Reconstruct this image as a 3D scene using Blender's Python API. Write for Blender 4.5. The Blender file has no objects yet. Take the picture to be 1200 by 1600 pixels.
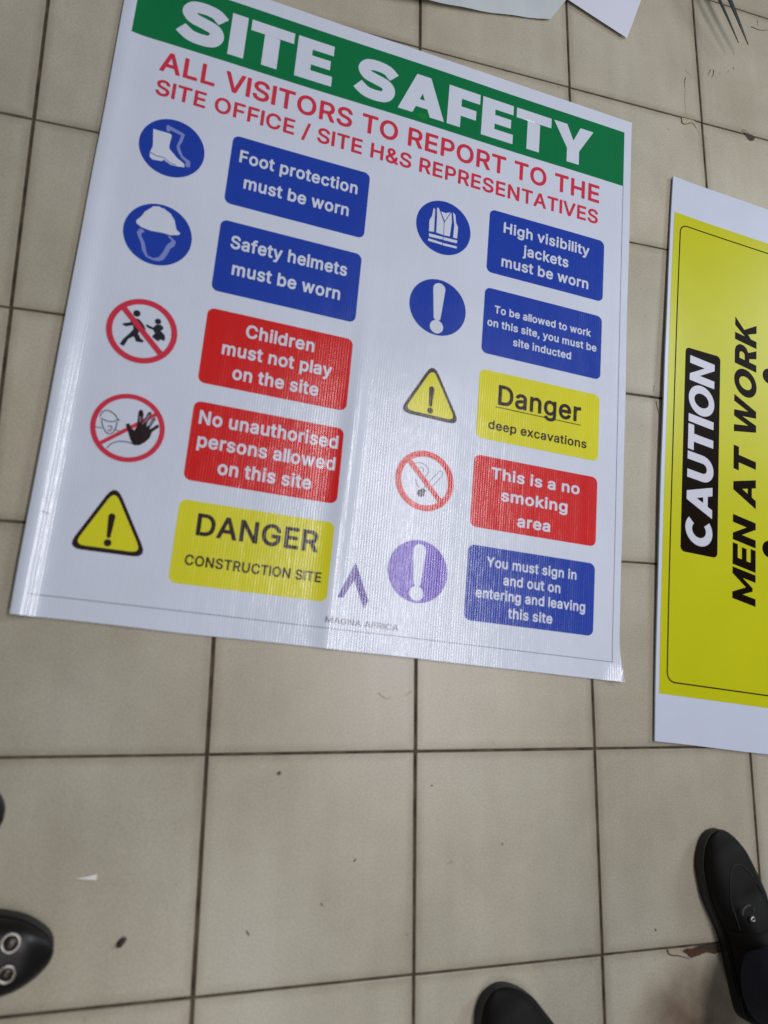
import bpy, bmesh, math, random
from mathutils import Vector, Matrix, noise
random.seed(7)
S = bpy.context.scene
C = S.collection
# ------------------------------------------------------------------ camera
cam_d = bpy.data.cameras.new("camera")
cam = bpy.data.objects.new("camera", cam_d); C.objects.link(cam); S.camera = cam
cam_d.sensor_width = 36; cam_d.sensor_fit = 'AUTO'; cam_d.lens = 27.45
cam_d.clip_start = 0.02; cam_d.clip_end = 100
RX = Vector((0.952877, 0.015177, 0.302975))      # right
RY = -Vector((0.075593, -0.979121, -0.188699))   # up
RZ = -Vector((0.293786, 0.202710, -0.934130))    # back
m = Matrix((RX, RY, RZ)).transposed().to_4x4()
m.translation = Vector((0.19821, -1.09040, 1.11718))
cam.matrix_world = m
cam_d.dof.use_dof = True; cam_d.dof.focus_distance = 1.52; cam_d.dof.aperture_fstop = 2.5
# ------------------------------------------------------------------ world and lamps
W = bpy.data.worlds.new("World"); S.world = W; W.use_nodes = True
bg = W.node_tree.nodes['Background']
bg.inputs[0].default_value = (0.95, 0.96, 1.0, 1); bg.inputs[1].default_value = 0.112

def area(name, loc, target, sx, sy, power, col):
    d = bpy.data.lights.new(name, 'AREA'); d.shape = 'RECTANGLE'; d.size = sx; d.size_y = sy
    d.energy = power; d.color = col
    o = bpy.data.objects.new(name, d); C.objects.link(o)
    o.location = loc
    o.rotation_euler = (Vector(target) - Vector(loc)).to_track_quat('-Z', 'Y').to_euler()
    return o
# ceiling tube running along the room, and the bright side of the room on the right
tube = area("ceiling_tube", (1.50, -0.55, 2.8), (1.50, -0.55, 0), 0.11, 1.9, 39, (1.0, 0.95, 1.0))
tube_behind = area("ceiling_tube", (0.75, -2.75, 2.8), (0.75, -2.75, 0), 0.25, 1.5, 15, (1.0, 0.97, 0.93))
side = area("side_window_light", (6.4, 2.0, 3.7), (1.0, -0.4, 0), 1.5, 1.7, 150, (0.82, 0.93, 1.0))
S.view_settings.view_transform = 'Standard'; S.view_settings.look = 'None'
S.view_settings.exposure = 0.12; S.view_settings.gamma = 1

# ------------------------------------------------------------------ materials
def srgb(r, g, b):
    f = lambda c: (c/255/12.92) if c/255 <= 0.04045 else ((c/255+0.055)/1.055)**2.4
    return (f(r), f(g), f(b), 1)

def new_mat(name):
    M = bpy.data.materials.new(name); M.use_nodes = True
    nt = M.node_tree; return M, nt, nt.nodes['Principled BSDF']

def plain(name, col, rough=0.5, metal=0, spec=0.5, noise_amt=0.0, scale=40):
    M, nt, b = new_mat(name)
    b.inputs['Base Color'].default_value = (*col[:3], 1)
    b.inputs['Roughness'].default_value = rough; b.inputs['Metallic'].default_value = metal
    b.inputs['Specular IOR Level'].default_value = spec
    if noise_amt:
        tc = nt.nodes.new('ShaderNodeTexCoord'); n = nt.nodes.new('ShaderNodeTexNoise')
        n.inputs['Scale'].default_value = scale; n.inputs['Detail'].default_value = 6
        nt.links.new(tc.outputs['Object'], n.inputs['Vector'])
        mx = nt.nodes.new('ShaderNodeMix'); mx.data_type = 'RGBA'
        mx.inputs['A'].default_value = (*[c*(1-noise_amt) for c in col[:3]], 1)
        mx.inputs['B'].default_value = (*[min(1, c*(1+noise_amt)) for c in col[:3]], 1)
        nt.links.new(n.outputs['Fac'], mx.inputs['Factor']); nt.links.new(mx.outputs['Result'], b.inputs['Base Color'])
        bp = nt.nodes.new('ShaderNodeBump'); bp.inputs['Strength'].default_value = 0.25; bp.inputs['Distance'].default_value = 0.001
        nt.links.new(n.outputs['Fac'], bp.inputs['Height']); nt.links.new(bp.outputs['Normal'], b.inputs['Normal'])
    return M

# relief of woven banner vinyl: fine ribs along the sheet, cross threads, long soft pulls
def weave_group():
    g = bpy.data.node_groups.new('banner_weave', 'ShaderNodeTree')
    g.interface.new_socket('Normal', in_out='OUTPUT', socket_type='NodeSocketVector')
    g.interface.new_socket('Rough', in_out='OUTPUT', socket_type='NodeSocketFloat')
    N = g.nodes; L = g.links
    out = N.new('NodeGroupOutput'); tc = N.new('ShaderNodeTexCoord')
    sep = N.new('ShaderNodeSeparateXYZ'); L.new(tc.outputs['Object'], sep.inputs[0])
    def mth(op, a, b=None, c=None):
        n = N.new('ShaderNodeMath'); n.operation = op
        for i, v in enumerate((a, b, c)):
            if v is None: continue
            if isinstance(v, (int, float)): n.inputs[i].default_value = v
            else: L.new(v, n.inputs[i])
        return n.outputs[0]
    ribs = mth('SINE', mth('MULTIPLY', sep.outputs[0], 2*math.pi/0.0041))
    cross = mth('SINE', mth('MULTIPLY', sep.outputs[1], 2*math.pi/0.0031))
    # amplitude of each rib wanders
    mp = N.new('ShaderNodeMapping'); mp.inputs['Scale'].default_value = (270, 55, 1); L.new(tc.outputs['Object'], mp.inputs[0])
    n1 = N.new('ShaderNodeTexNoise'); n1.inputs['Scale'].default_value = 1; n1.inputs['Detail'].default_value = 3; L.new(mp.outputs[0], n1.inputs['Vector'])
    mp2 = N.new('ShaderNodeMapping'); mp2.inputs['Scale'].default_value = (55, 1.6, 1); L.new(tc.outputs['Object'], mp2.inputs[0])
    n2 = N.new('ShaderNodeTexNoise'); n2.inputs['Scale'].default_value = 1; n2.inputs['Detail'].default_value = 4; L.new(mp2.outputs[0], n2.inputs['Vector'])
    n3 = N.new('ShaderNodeTexNoise'); n3.inputs['Scale'].default_value = 330; n3.inputs['Detail'].default_value = 1; L.new(tc.outputs['Object'], n3.inputs['Vector'])
    n4 = N.new('ShaderNodeTexNoise'); n4.inputs['Scale'].default_value = 11; n4.inputs['Detail'].default_value = 2; L.new(tc.outputs['Object'], n4.inputs['Vector'])
    h = mth('ADD', mth('MULTIPLY', ribs, mth('MULTIPLY', n1.outputs['Fac'], 0.00008)), mth('MULTIPLY', cross, 0.000014))
    h = mth('ADD', h, mth('MULTIPLY', n1.outputs['Fac'], 0.00006))
    h = mth('ADD', h, mth('MULTIPLY', n2.outputs['Fac'], 0.00032))
    h = mth('ADD', h, mth('MULTIPLY', n3.outputs['Fac'], 0.000035))
    h = mth('ADD', h, mth('MULTIPLY', n4.outputs['Fac'], 0.0011))
    bp = N.new('ShaderNodeBump'); bp.inputs['Strength'].default_value = 1; bp.inputs['Distance'].default_value = 1
    L.new(h, bp.inputs['Height']); L.new(bp.outputs['Normal'], out.inputs['Normal'])
    rr = mth('ADD', 0.15, mth('MULTIPLY', n2.outputs['Fac'], 0.12)); L.new(rr, out.inputs['Rough'])
    return g
WG = weave_group()

def vinyl(name, col):
    M, nt, b = new_mat(name)
    g = nt.nodes.new('ShaderNodeGroup'); g.node_tree = WG
    nt.links.new(g.outputs['Normal'], b.inputs['Normal']); nt.links.new(g.outputs['Rough'], b.inputs['Roughness'])
    tc = nt.nodes.new('ShaderNodeTexCoord'); n = nt.nodes.new('ShaderNodeTexNoise')
    n.inputs['Scale'].default_value = 9; n.inputs['Detail'].default_value = 5
    nt.links.new(tc.outputs['Object'], n.inputs['Vector'])
    mx = nt.nodes.new('ShaderNodeMix'); mx.data_type = 'RGBA'
    mx.inputs['A'].default_value = (*[c*0.93 for c in col[:3]], 1); mx.inputs['B'].default_value = (*[min(1, c*1.06) for c in col[:3]], 1)
    nt.links.new(n.outputs['Fac'], mx.inputs['Factor']); nt.links.new(mx.outputs['Result'], b.inputs['Base Color'])
    b.inputs['Specular IOR Level'].default_value = 0.52
    return M
V_WHITE = vinyl('banner_white', (0.645, 0.70, 0.81))
V_BLUE = vinyl('banner_blue', (0.012, 0.050, 0.385))
V_RED = vinyl('banner_red', (0.64, 0.013, 0.013))
V_TRED = vinyl('banner_text_red', (0.62, 0.035, 0.07))
V_GREEN = vinyl('banner_green', (0.0005, 0.175, 0.055))
V_YEL = vinyl('banner_yellow', (0.69, 0.665, 0.020))
V_BLACK = vinyl('banner_black', (0.022, 0.010, 0.012))
V_BLK2 = vinyl('banner_ink', (0.02, 0.02, 0.03))
V_PURP = vinyl('banner_purple', (0.06, 0.03, 0.30))
V_LILAC = vinyl('banner_violet', (0.13, 0.075, 0.50))
V_GREY = vinyl('banner_grey', (0.25, 0.26, 0.32))
V_SOFT = vinyl('banner_light_blue', (0.22, 0.27, 0.62))
V_LINE = vinyl('banner_line', (0.16, 0.15, 0.20))
V_LIME = vinyl('banner_lime', (0.010, 0.21, 0.040))
B_WHITE = plain('board_white', (0.58, 0.63, 0.75), 0.30, spec=0.16, noise_amt=0.04, scale=14)
B_YEL = plain('board_yellow', (0.53, 0.54, 0.006), 0.30, spec=0.16, noise_amt=0.05, scale=10)
B_BLACK = plain('board_black', (0.009, 0.005, 0.003), 0.30, spec=0.02)
B_LET = plain('board_letter_white', (0.60, 0.61, 0.70), 0.30, spec=0.16)

# ------------------------------------------------------------------ object helpers
def tag(o, label=None, cat=None, group=None, kind=None):
    if label: o['label'] = label
    if cat: o['category'] = cat
    if group: o['group'] = group
    if kind: o['kind'] = kind
    return o
def empty(name, loc=(0, 0, 0), rz=0.0):
    o = bpy.data.objects.new(name, None); C.objects.link(o)
    o.location = loc; o.rotation_euler = (0, 0, rz); o.empty_display_size = 0.05
    return o
def link(name, me, mat=None, parent=None, smooth=False):
    o = bpy.data.objects.new(name, me); C.objects.link(o)
    if mat: me.materials.clear(); me.materials.append(mat)
    if parent: o.parent = parent
    if smooth: me.shade_smooth()
    return o
def bm_link(name, bm, mat, parent=None, smooth=False):
    me = bpy.data.meshes.new(name); bm.normal_update(); bm.to_mesh(me); bm.free()
    return link(name, me, mat, parent, smooth)

# ------------------------------------------------------------------ flat print: outlines -> mesh laid on a (curved) sheet
def fill_mesh(loops):
    """loops: list of closed outlines (holes by even-odd) -> mesh, y up"""
    cu = bpy.data.curves.new('o', 'CURVE'); cu.dimensions = '2D'; cu.fill_mode = 'FRONT'
    for lp in loops:
        sp = cu.splines.new('POLY'); sp.points.add(len(lp)-1)
        for p, q in zip(sp.points, lp): p.co = (q[0], q[1], 0, 1)
        sp.use_cyclic_u = True
    ob = bpy.data.objects.new('o', cu); me = bpy.data.meshes.new_from_object(ob)
    bpy.data.objects.remove(ob); return me

# lettering outlines, cap height 1000: {weight: {char: [advance, [x0,y0,x1,y1,...] per contour]}}
import json
GLYPHS = json.loads("""{"bold":{",":[423,[[57,-273,43,-263,36,-252,32,-230,94,155,101,167,123,181,266,182,288,177,299,169,308,155,310,133,204,-252,189,-270,167,-277,79,-277]]],"C":[1057,[[678,1032,733,1010,783,982,852,927,887,887,918,839,942,792,970,696,971,674,966,663,953,650,931,643,788,646,767,663,743,729,723,762,693,795,656,822,601,844,535,853,480,850,425,835,381,812,346,784,317,751,284,696,263,641,250,575,245,498,250,421,264,355,285,300,305,267,348,213,381,188,425,164,480,150,524,146,579,151,634,168,674,190,701,212,728,245,744,274,765,333,773,344,799,357,931,357,953,350,964,339,971,322,959,256,940,201,923,168,887,113,854,75,821,45,777,14,733,-11,678,-32,579,-53,524,-55,458,-52,392,-39,326,-14,282,8,216,55,172,99,135,146,98,212,71,278,56,333,41,421,37,498,41,575,55,663,73,729,96,784,133,850,176,905,223,949,271,985,326,1014,381,1035,458,1052,524,1055,579,1053,634,1044]]],"F":[860,[[101,-38,87,-28,80,-17,76,5,76,995,80,1017,87,1028,101,1038,123,1042,728,1042,750,1034,761,1023,768,1006,768,885,760,863,739,848,299,846,287,841,288,593,299,589,695,587,710,577,722,555,721,423,706,401,684,393,288,392,287,5,283,-17,276,-28,255,-41,123,-42]]],"H":[1070,[[90,-31,80,-17,76,5,76,995,80,1017,87,1028,112,1042,244,1042,266,1036,283,1017,287,995,288,610,728,610,729,995,733,1017,750,1036,772,1042,904,1042,926,1031,936,1017,940,995,940,5,936,-17,929,-28,904,-42,772,-42,750,-36,733,-17,729,5,728,413,299,414,287,412,287,5,283,-17,266,-36,244,-42,112,-42]]],"N":[1083,[[937,-33,915,-42,761,-42,739,-36,729,-28,364,544,288,671,285,665,288,5,284,-17,266,-37,244,-42,112,-42,87,-28,80,-17,76,5,76,995,80,1017,90,1031,112,1042,266,1042,288,1037,299,1028,739,334,742,346,742,1006,753,1028,770,1039,783,1042,915,1042,926,1039,942,1028,949,1017,953,995,953,5,949,-17]]],"S":[932,[[520,1051,575,1039,641,1015,696,983,742,945,778,
901,804,857,819,813,830,747,826,725,818,714,795,702,652,702,630,717,608,780,595,802,570,824,531,845,498,854,443,859,399,856,366,849,333,835,301,813,278,782,270,758,269,736,276,703,300,674,342,648,432,616,531,589,630,556,696,524,751,483,795,435,814,406,832,362,842,318,845,274,840,219,822,153,795,102,756,54,702,10,652,-18,597,-38,520,-54,443,-59,366,-55,300,-43,234,-20,179,9,124,54,91,95,64,142,44,197,33,263,37,285,44,296,69,310,201,310,223,306,243,285,262,219,277,197,300,177,333,159,366,148,443,139,487,142,542,156,575,172,597,189,615,208,632,241,637,274,630,307,608,337,564,364,465,398,344,431,267,459,201,492,146,533,96,593,69,659,61,725,65,791,81,846,111,901,148,945,202,989,256,1019,311,1038,377,1052,443,1055]]],"T":[936,[[507,-42,375,-42,363,-39,348,-28,337,-6,336,841,331,846,67,846,40,852,28,863,20,885,20,995,24,1017,31,1028,45,1038,67,1042,815,1042,837,1038,857,1017,861,995,861,885,853,863,837,850,815,846,562,846,551,846,547,841,547,-6,536,-28,521,-39]]],"Y":[982,[[532,-42,389,-41,369,-28,362,-17,358,5,355,401,-7,984,-10,995,-6,1017,1,1028,15,1038,37,1042,180,1042,193,1039,210,1028,466,612,515,698,719,1029,741,1041,895,1042,917,1036,933,1017,937,995,928,974,572,401,569,-6,558,-28]]],"a":[819,[[687,-34,659,-42,538,-42,516,-31,502,-12,494,-7,439,-37,395,-50,318,-59,263,-56,208,-43,164,-26,131,-8,87,29,59,65,36,109,23,153,18,219,22,263,32,302,51,340,77,373,131,416,197,444,241,456,340,473,483,493,494,496,500,505,493,549,472,582,439,601,406,607,340,604,296,588,263,563,244,538,230,513,208,498,186,497,56,538,46,549,39,571,43,590,64,637,97,681,120,705,164,739,208,763,296,790,384,798,472,788,538,768,582,745,622,714,665,659,692,593,701,549,704,494,704,-1,697,-23],[499,307,494,312,351,288,263,266,241,252,227,230,223,208,229,175,252,151,285,137,307,133,373,134,428,152,468,186,489,
219,498,252]]],"b":[888,[[86,1038,108,1042,229,1042,247,1034,258,1023,265,1001,265,759,266,748,273,741,318,770,361,786,405,795,449,798,515,792,570,777,636,745,687,704,733,649,764,594,789,528,805,451,809,374,805,297,790,220,762,143,724,80,691,40,647,3,581,-34,515,-53,449,-58,405,-55,350,-43,317,-29,273,1,262,1,261,-11,251,-28,229,-41,97,-42,77,-33,67,-22,61,0,61,1001,68,1023],[438,135,471,138,504,151,538,176,564,209,581,242,594,286,603,374,592,462,578,506,552,550,526,577,495,594,471,602,427,605,394,602,361,590,322,561,305,539,287,506,273,462,263,374,267,319,274,275,290,231,317,187,339,165,372,146,405,137]]],"c":[832,[[556,770,633,727,677,688,700,660,727,616,749,561,753,539,743,517,721,503,589,473,566,484,534,545,510,572,468,596,402,605,369,602,336,592,314,578,286,550,253,495,243,462,235,418,231,363,235,319,244,275,265,220,292,181,336,148,369,137,402,134,457,141,501,161,538,198,567,258,578,267,600,272,721,242,742,231,750,220,755,198,741,154,707,88,659,33,600,-9,556,-30,490,-50,413,-58,336,-52,270,-35,204,-1,149,43,109,88,70,154,45,220,31,286,25,363,31,451,48,528,74,594,116,660,160,707,204,740,262,770,336,791,413,798,490,789]]],"d":[888,[[754,1035,766,1023,773,1001,773,0,767,-22,754,-35,732,-42,611,-42,589,-33,579,-22,567,6,512,-32,479,-45,435,-54,380,-58,325,-53,248,-31,193,-1,151,33,105,87,72,143,44,220,31,286,25,363,30,440,46,528,71,594,102,649,148,704,193,741,259,776,325,792,380,798,435,794,479,785,512,772,567,736,569,1001,576,1023,589,1036,611,1042,732,1042],[402,134,435,137,468,148,508,176,534,209,550,242,560,275,567,319,571,374,561,462,547,506,522,550,501,572,468,594,435,603,402,606,369,603,336,594,303,572,282,550,256,506,242,462,231,374,234,330,243,275,253,242,285,187,308,165,336,147,369,137]]],"e":[848,[[336,792,402,798,490,788,573,759,611,736,655,702,692,660,721,614,
740,572,757,517,768,451,772,330,764,308,743,293,248,291,237,286,253,231,273,198,292,177,314,160,347,144,380,136,446,134,468,138,501,151,534,176,567,231,589,247,611,248,721,221,746,209,758,187,757,165,732,108,695,55,655,17,612,-11,523,-46,424,-58,347,-53,270,-34,215,-7,160,33,108,88,72,147,45,220,31,286,25,363,30,440,45,517,72,589,106,649,149,698,198,737,270,775],[555,484,532,539,512,565,490,583,468,595,446,601,402,607,369,604,337,594,303,574,269,539,242,484,248,477,259,476,545,476]]],"f":[553,[[150,-41,128,-29,116,-6,116,588,113,599,106,601,7,601,-15,612,-26,628,-29,643,-28,753,-17,775,-4,784,18,788,106,788,116,797,121,896,133,940,158,984,183,1013,215,1039,256,1061,326,1080,370,1084,447,1077,502,1057,513,1045,519,1028,516,1006,481,896,469,885,447,879,381,889,348,883,334,874,322,841,321,797,326,789,447,788,469,782,480,773,489,753,490,643,480,616,458,602,324,599,321,-6,310,-28,295,-39,282,-42]]],"g":[890,[[754,782,769,765,774,743,774,-16,769,-82,746,-159,722,-203,677,-251,633,-283,589,-305,534,-323,468,-335,402,-338,347,-335,259,-317,204,-295,138,-251,83,-191,64,-159,57,-137,63,-115,72,-104,182,-42,204,-38,226,-48,273,-104,314,-132,369,-147,402,-149,457,-144,501,-130,527,-115,549,-93,564,-60,570,17,567,25,512,-8,479,-20,435,-29,380,-33,314,-27,259,-12,198,17,149,54,112,94,65,171,44,226,30,303,25,380,31,457,44,523,72,599,106,655,143,699,193,740,259,775,314,790,391,798,474,787,523,767,567,737,572,743,578,765,586,776,608,787,732,788],[402,606,369,603,336,593,311,578,281,550,253,501,242,468,234,424,231,380,241,292,252,259,270,225,303,190,334,171,369,161,402,158,435,161,472,171,512,198,534,223,553,259,562,292,572,380,561,468,546,512,519,556,496,578,468,594,435,603]]],"h":[860,[[86,1038,108,1042,229,1042,251,1031,261,1017,265,995,265,753,273,745,328,775,383,792,449,798,504,793,559,
779,603,759,636,737,676,698,705,654,730,588,740,533,744,467,744,-6,735,-26,724,-36,702,-42,581,-42,559,-35,544,-17,540,5,540,456,534,511,523,544,504,570,482,588,449,601,416,604,361,597,317,574,284,533,270,489,265,445,265,5,261,-17,254,-28,240,-38,218,-42,97,-42,75,-31,65,-17,61,5,61,995,65,1017,72,1028]]],"i":[382,[[97,-42,72,-28,61,-6,62,753,73,775,97,788,229,788,253,775,261,764,265,742,265,-6,251,-31,229,-42],[286,984,290,951,288,929,273,889,240,854,196,832,163,828,130,833,108,842,78,863,64,878,43,918,39,951,44,984,53,1006,80,1039,108,1058,130,1067,163,1072,185,1070,229,1054,262,1026]]],"j":[382,[[228,788,250,778,261,763,265,747,265,-56,262,-111,256,-144,236,-199,216,-232,184,-266,151,-288,107,-309,63,-319,-25,-323,-50,-309,-61,-287,-58,-155,-47,-139,-36,-132,19,-126,41,-119,55,-100,60,-78,63,758,74,776,96,787],[290,945,284,912,274,890,250,862,228,845,206,836,162,828,129,833,107,842,74,866,54,890,44,912,39,956,42,978,50,1000,74,1034,107,1058,129,1067,162,1072,195,1068,217,1060,255,1033,273,1011,283,989]]],"k":[802,[[86,1038,108,1042,229,1042,251,1031,261,1017,265,995,265,533,266,522,273,513,537,782,559,788,713,788,735,778,746,764,750,742,741,720,451,423,764,27,771,16,774,-6,768,-21,757,-33,735,-42,581,-42,559,-37,547,-28,306,278,295,285,267,258,265,247,265,-6,254,-28,229,-42,97,-42,75,-31,65,-17,61,5,61,995,65,1017,72,1028]]],"l":[304,[[59,-42,34,-28,27,-17,23,5,23,1006,34,1028,59,1042,191,1042,204,1039,221,1028,228,1017,232,995,232,-6,221,-28,202,-40]]],"m":[1253,[[1126,-28,1111,-39,1098,-42,977,-42,955,-37,936,-17,932,5,932,489,928,533,916,566,900,583,856,603,823,608,779,601,746,585,720,555,703,511,701,5,697,-17,680,-36,658,-42,537,-42,515,-34,504,-23,497,-6,497,500,494,533,482,562,460,586,427,602,394,607,350,601,309,577,282,544,268,500,265,5,261,-17,251,-31,229,-42,
97,-42,75,-31,65,-17,61,5,61,742,65,764,73,775,97,788,229,787,251,774,258,764,262,742,317,775,361,792,427,801,482,796,548,773,592,741,625,702,636,707,690,753,724,772,768,788,812,798,867,800,911,797,944,789,999,767,1036,742,1069,709,1100,665,1120,615,1133,555,1137,500,1137,5,1133,-17]]],"n":[859,[[724,-36,702,-42,581,-42,559,-35,544,-17,540,5,540,456,534,511,523,544,504,570,482,588,449,601,416,604,361,597,317,574,284,533,270,489,265,445,265,5,261,-17,251,-31,229,-42,97,-42,72,-28,65,-17,61,5,61,742,65,764,75,777,97,788,229,787,251,773,260,753,262,739,328,775,383,792,449,798,504,793,559,779,603,759,643,731,675,698,704,654,727,599,741,522,744,467,744,5,740,-17]]],"o":[870,[[402,798,479,792,545,774,611,741,670,693,716,638,743,591,768,528,785,451,791,363,785,286,768,209,732,129,707,88,668,44,611,-2,545,-35,479,-53,402,-58,336,-52,270,-35,204,-1,148,44,109,88,75,143,48,209,31,286,25,363,31,451,48,528,74,594,116,660,160,707,204,740,259,769,336,791],[402,134,446,137,479,147,507,165,530,187,552,220,567,253,582,319,586,363,584,407,574,462,563,495,534,546,510,572,479,592,446,603,413,605,369,602,336,592,314,578,286,550,270,528,250,484,235,418,231,374,235,319,244,275,254,242,281,195,309,165,336,148,369,137]]],"p":[888,[[86,-319,72,-309,65,-298,61,-276,61,747,64,761,75,777,97,788,229,787,244,780,255,769,260,758,262,736,317,770,361,786,405,795,449,798,515,792,581,774,647,737,688,703,726,659,765,593,789,527,805,450,809,373,805,296,790,219,767,153,730,87,691,40,636,-5,581,-34,515,-53,449,-58,405,-55,350,-43,317,-29,273,2,269,-1,265,-12,265,-276,261,-298,251,-312,229,-323,108,-323],[438,135,471,138,504,151,537,175,563,208,580,241,593,285,603,373,593,461,578,505,553,549,526,577,498,593,471,602,427,605,394,602,361,590,321,560,304,538,287,505,273,461,263,373,267,318,275,274,285,241,317,187,341,
164,372,146,405,137]]],"r":[563,[[87,-39,75,-31,65,-17,61,5,61,742,65,764,75,777,97,788,218,788,231,786,249,775,262,749,317,778,372,795,449,798,493,794,515,775,521,753,521,632,514,610,502,599,482,592,405,598,350,589,317,571,298,555,282,533,273,511,265,456,265,5,261,-17,251,-31,229,-42,108,-42]]],"s":[771,[[471,785,515,771,559,748,592,723,621,693,661,627,677,583,678,561,669,543,647,529,537,504,515,505,496,517,464,572,440,594,405,608,361,611,306,601,284,590,259,561,256,539,259,528,278,506,317,488,526,432,581,406,625,372,666,319,688,264,693,209,687,154,669,103,646,66,617,33,577,0,526,-26,471,-44,416,-55,306,-56,251,-47,207,-33,163,-13,128,11,92,44,60,88,41,132,28,187,36,209,48,220,64,227,174,250,196,249,218,235,238,187,267,154,295,141,361,132,394,134,427,142,460,160,482,187,481,220,461,242,438,254,218,313,161,341,118,374,76,429,59,473,50,539,57,594,72,638,99,682,130,716,163,741,207,765,262,784,317,795,383,797]]],"t":[501,[[436,-35,381,-47,326,-50,260,-43,205,-25,145,19,113,63,92,118,86,184,86,591,84,598,73,601,7,601,-16,613,-28,635,-29,745,-23,767,-4,784,85,789,86,932,97,954,117,967,249,968,271,961,282,950,290,932,292,789,414,786,428,778,442,756,442,635,430,613,414,603,403,601,304,601,293,599,290,591,290,195,293,162,298,151,315,142,403,147,419,140,431,129,437,118,461,8,457,-14,450,-25]]],"u":[860,[[75,777,97,788,229,788,251,777,260,765,265,743,265,292,271,237,284,200,296,182,317,162,350,147,394,141,446,149,482,168,509,193,531,237,540,303,540,743,545,765,559,781,581,788,702,788,724,782,735,771,744,743,744,6,741,-16,724,-36,702,-42,581,-42,568,-38,554,-27,537,5,482,-27,427,-44,361,-52,306,-49,251,-35,207,-17,163,13,128,50,100,94,82,138,65,215,61,281,61,743,66,765]]],"v":[819,[[760,775,771,753,769,731,483,-17,468,-35,446,-42,325,-42,303,-39,288,-28,281,-17,7,698,-8,742,-4,764,
6,777,28,788,171,788,196,775,208,753,380,270,391,289,557,753,567,773,578,782,600,788,732,788,743,786]]],"w":[1169,[[1105,769,1111,753,1109,731,886,-6,874,-29,852,-41,731,-42,709,-39,693,-28,682,-6,566,403,555,426,433,-6,423,-27,412,-36,390,-42,269,-42,255,-39,239,-28,228,-6,5,731,3,753,16,777,38,788,170,788,192,782,203,773,213,753,335,317,453,753,465,775,478,784,500,788,621,788,643,782,654,773,664,753,775,338,786,333,907,766,929,785,951,788,1072,788,1094,780]]],"y":[819,[[72,-308,56,-291,51,-269,84,-148,94,-136,116,-126,182,-135,204,-131,215,-125,235,-104,246,-82,274,-5,-6,732,-7,754,-3,765,6,777,28,788,171,788,195,776,208,754,380,269,391,290,567,772,578,782,600,788,732,788,754,780,765,769,771,754,770,732,441,-126,404,-203,380,-236,348,-269,292,-305,259,-317,182,-327,116,-322]]]},"semi":{"&":[928,[[887,-25,869,-36,858,-37,704,-35,688,-25,649,21,638,28,588,-3,550,-20,495,-37,396,-50,319,-46,253,-31,198,-9,154,18,110,57,72,107,50,151,34,206,31,272,33,305,43,349,63,393,110,458,213,547,158,624,140,657,123,701,111,778,116,833,127,877,148,921,165,945,206,987,242,1011,290,1031,341,1043,396,1046,440,1043,484,1035,539,1014,580,987,614,954,638,921,659,877,670,833,673,789,663,723,640,668,605,620,485,514,627,341,638,349,650,448,660,467,671,475,682,478,803,478,823,470,833,459,838,437,836,382,827,316,815,272,798,228,767,173,892,19,897,-3],[518,173,514,184,330,402,269,349,238,305,230,283,228,261,234,217,245,195,262,173,297,147,319,138,352,130,407,130,473,148],[363,664,374,667,431,712,462,749,473,767,477,800,467,833,451,852,429,864,396,869,352,860,329,844,310,811,307,778,312,745]]],"/":[538,[[478,1080,489,1072,497,1059,498,1037,175,-162,169,-173,148,-186,16,-185,5,-179,-6,-164,-8,-140,315,1059,324,1073,346,1084,456,1084]]],"A":[991,[[394,1037,548,1037,570,1025,578,1011,946,10,944,-14,939,
-23,925,-34,911,-37,779,-37,763,-34,748,-23,655,230,647,242,295,242,286,230,196,-23,174,-36,31,-37,9,-29,-2,-14,-5,-1,-2,15,361,1011,372,1028],[471,762,460,740,359,439,361,428,581,428]]],"C":[1051,[[727,1008,771,984,815,953,851,921,888,877,933,800,953,745,967,690,967,679,958,661,947,652,925,648,804,648,782,655,770,668,746,734,716,779,661,825,606,848,562,856,518,858,474,855,419,838,386,821,344,789,309,749,281,701,259,646,246,580,240,503,245,426,257,360,283,294,309,250,342,212,377,184,419,162,474,146,529,141,584,147,634,162,674,184,705,210,730,239,749,272,771,333,782,345,793,351,925,352,947,348,959,338,967,316,952,250,936,206,914,162,885,118,857,85,809,41,727,-8,639,-37,573,-48,463,-47,386,-31,331,-11,276,17,221,58,182,96,133,159,106,206,78,272,57,349,47,415,42,503,46,580,56,646,76,723,110,800,135,844,177,899,223,943,267,976,331,1011,397,1035,452,1046,529,1050,628,1041,683,1025]]],"D":[1035,[[95,-29,84,-14,81,-1,81,1000,89,1022,102,1033,117,1037,436,1037,513,1033,590,1020,656,998,711,972,781,923,842,857,887,780,910,725,931,648,941,582,944,505,941,428,931,361,909,274,886,219,855,164,810,109,762,65,714,32,645,-1,579,-21,502,-33,425,-37,117,-37],[282,153,293,149,425,149,491,154,557,169,601,189,646,219,685,263,710,307,733,373,743,428,747,494,743,571,731,637,712,692,687,736,648,780,602,813,557,833,502,846,425,851,293,851,282,846]]],"E":[871,[[755,-33,733,-37,117,-37,104,-34,89,-23,81,-1,81,1000,84,1014,95,1029,117,1037,733,1037,748,1033,761,1022,769,1000,768,879,755,859,744,853,293,851,282,846,282,604,293,599,700,599,722,591,733,575,736,560,734,439,722,421,711,415,293,413,282,407,282,153,293,149,733,149,755,145,770,131,775,109,775,-1,767,-23]]],"F":[854,[[106,-35,89,-23,81,-1,81,1000,89,1022,102,1033,117,1037,722,1037,744,1032,756,1022,763,1000,762,879,755,865,744,856,722,851,293,
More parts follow.
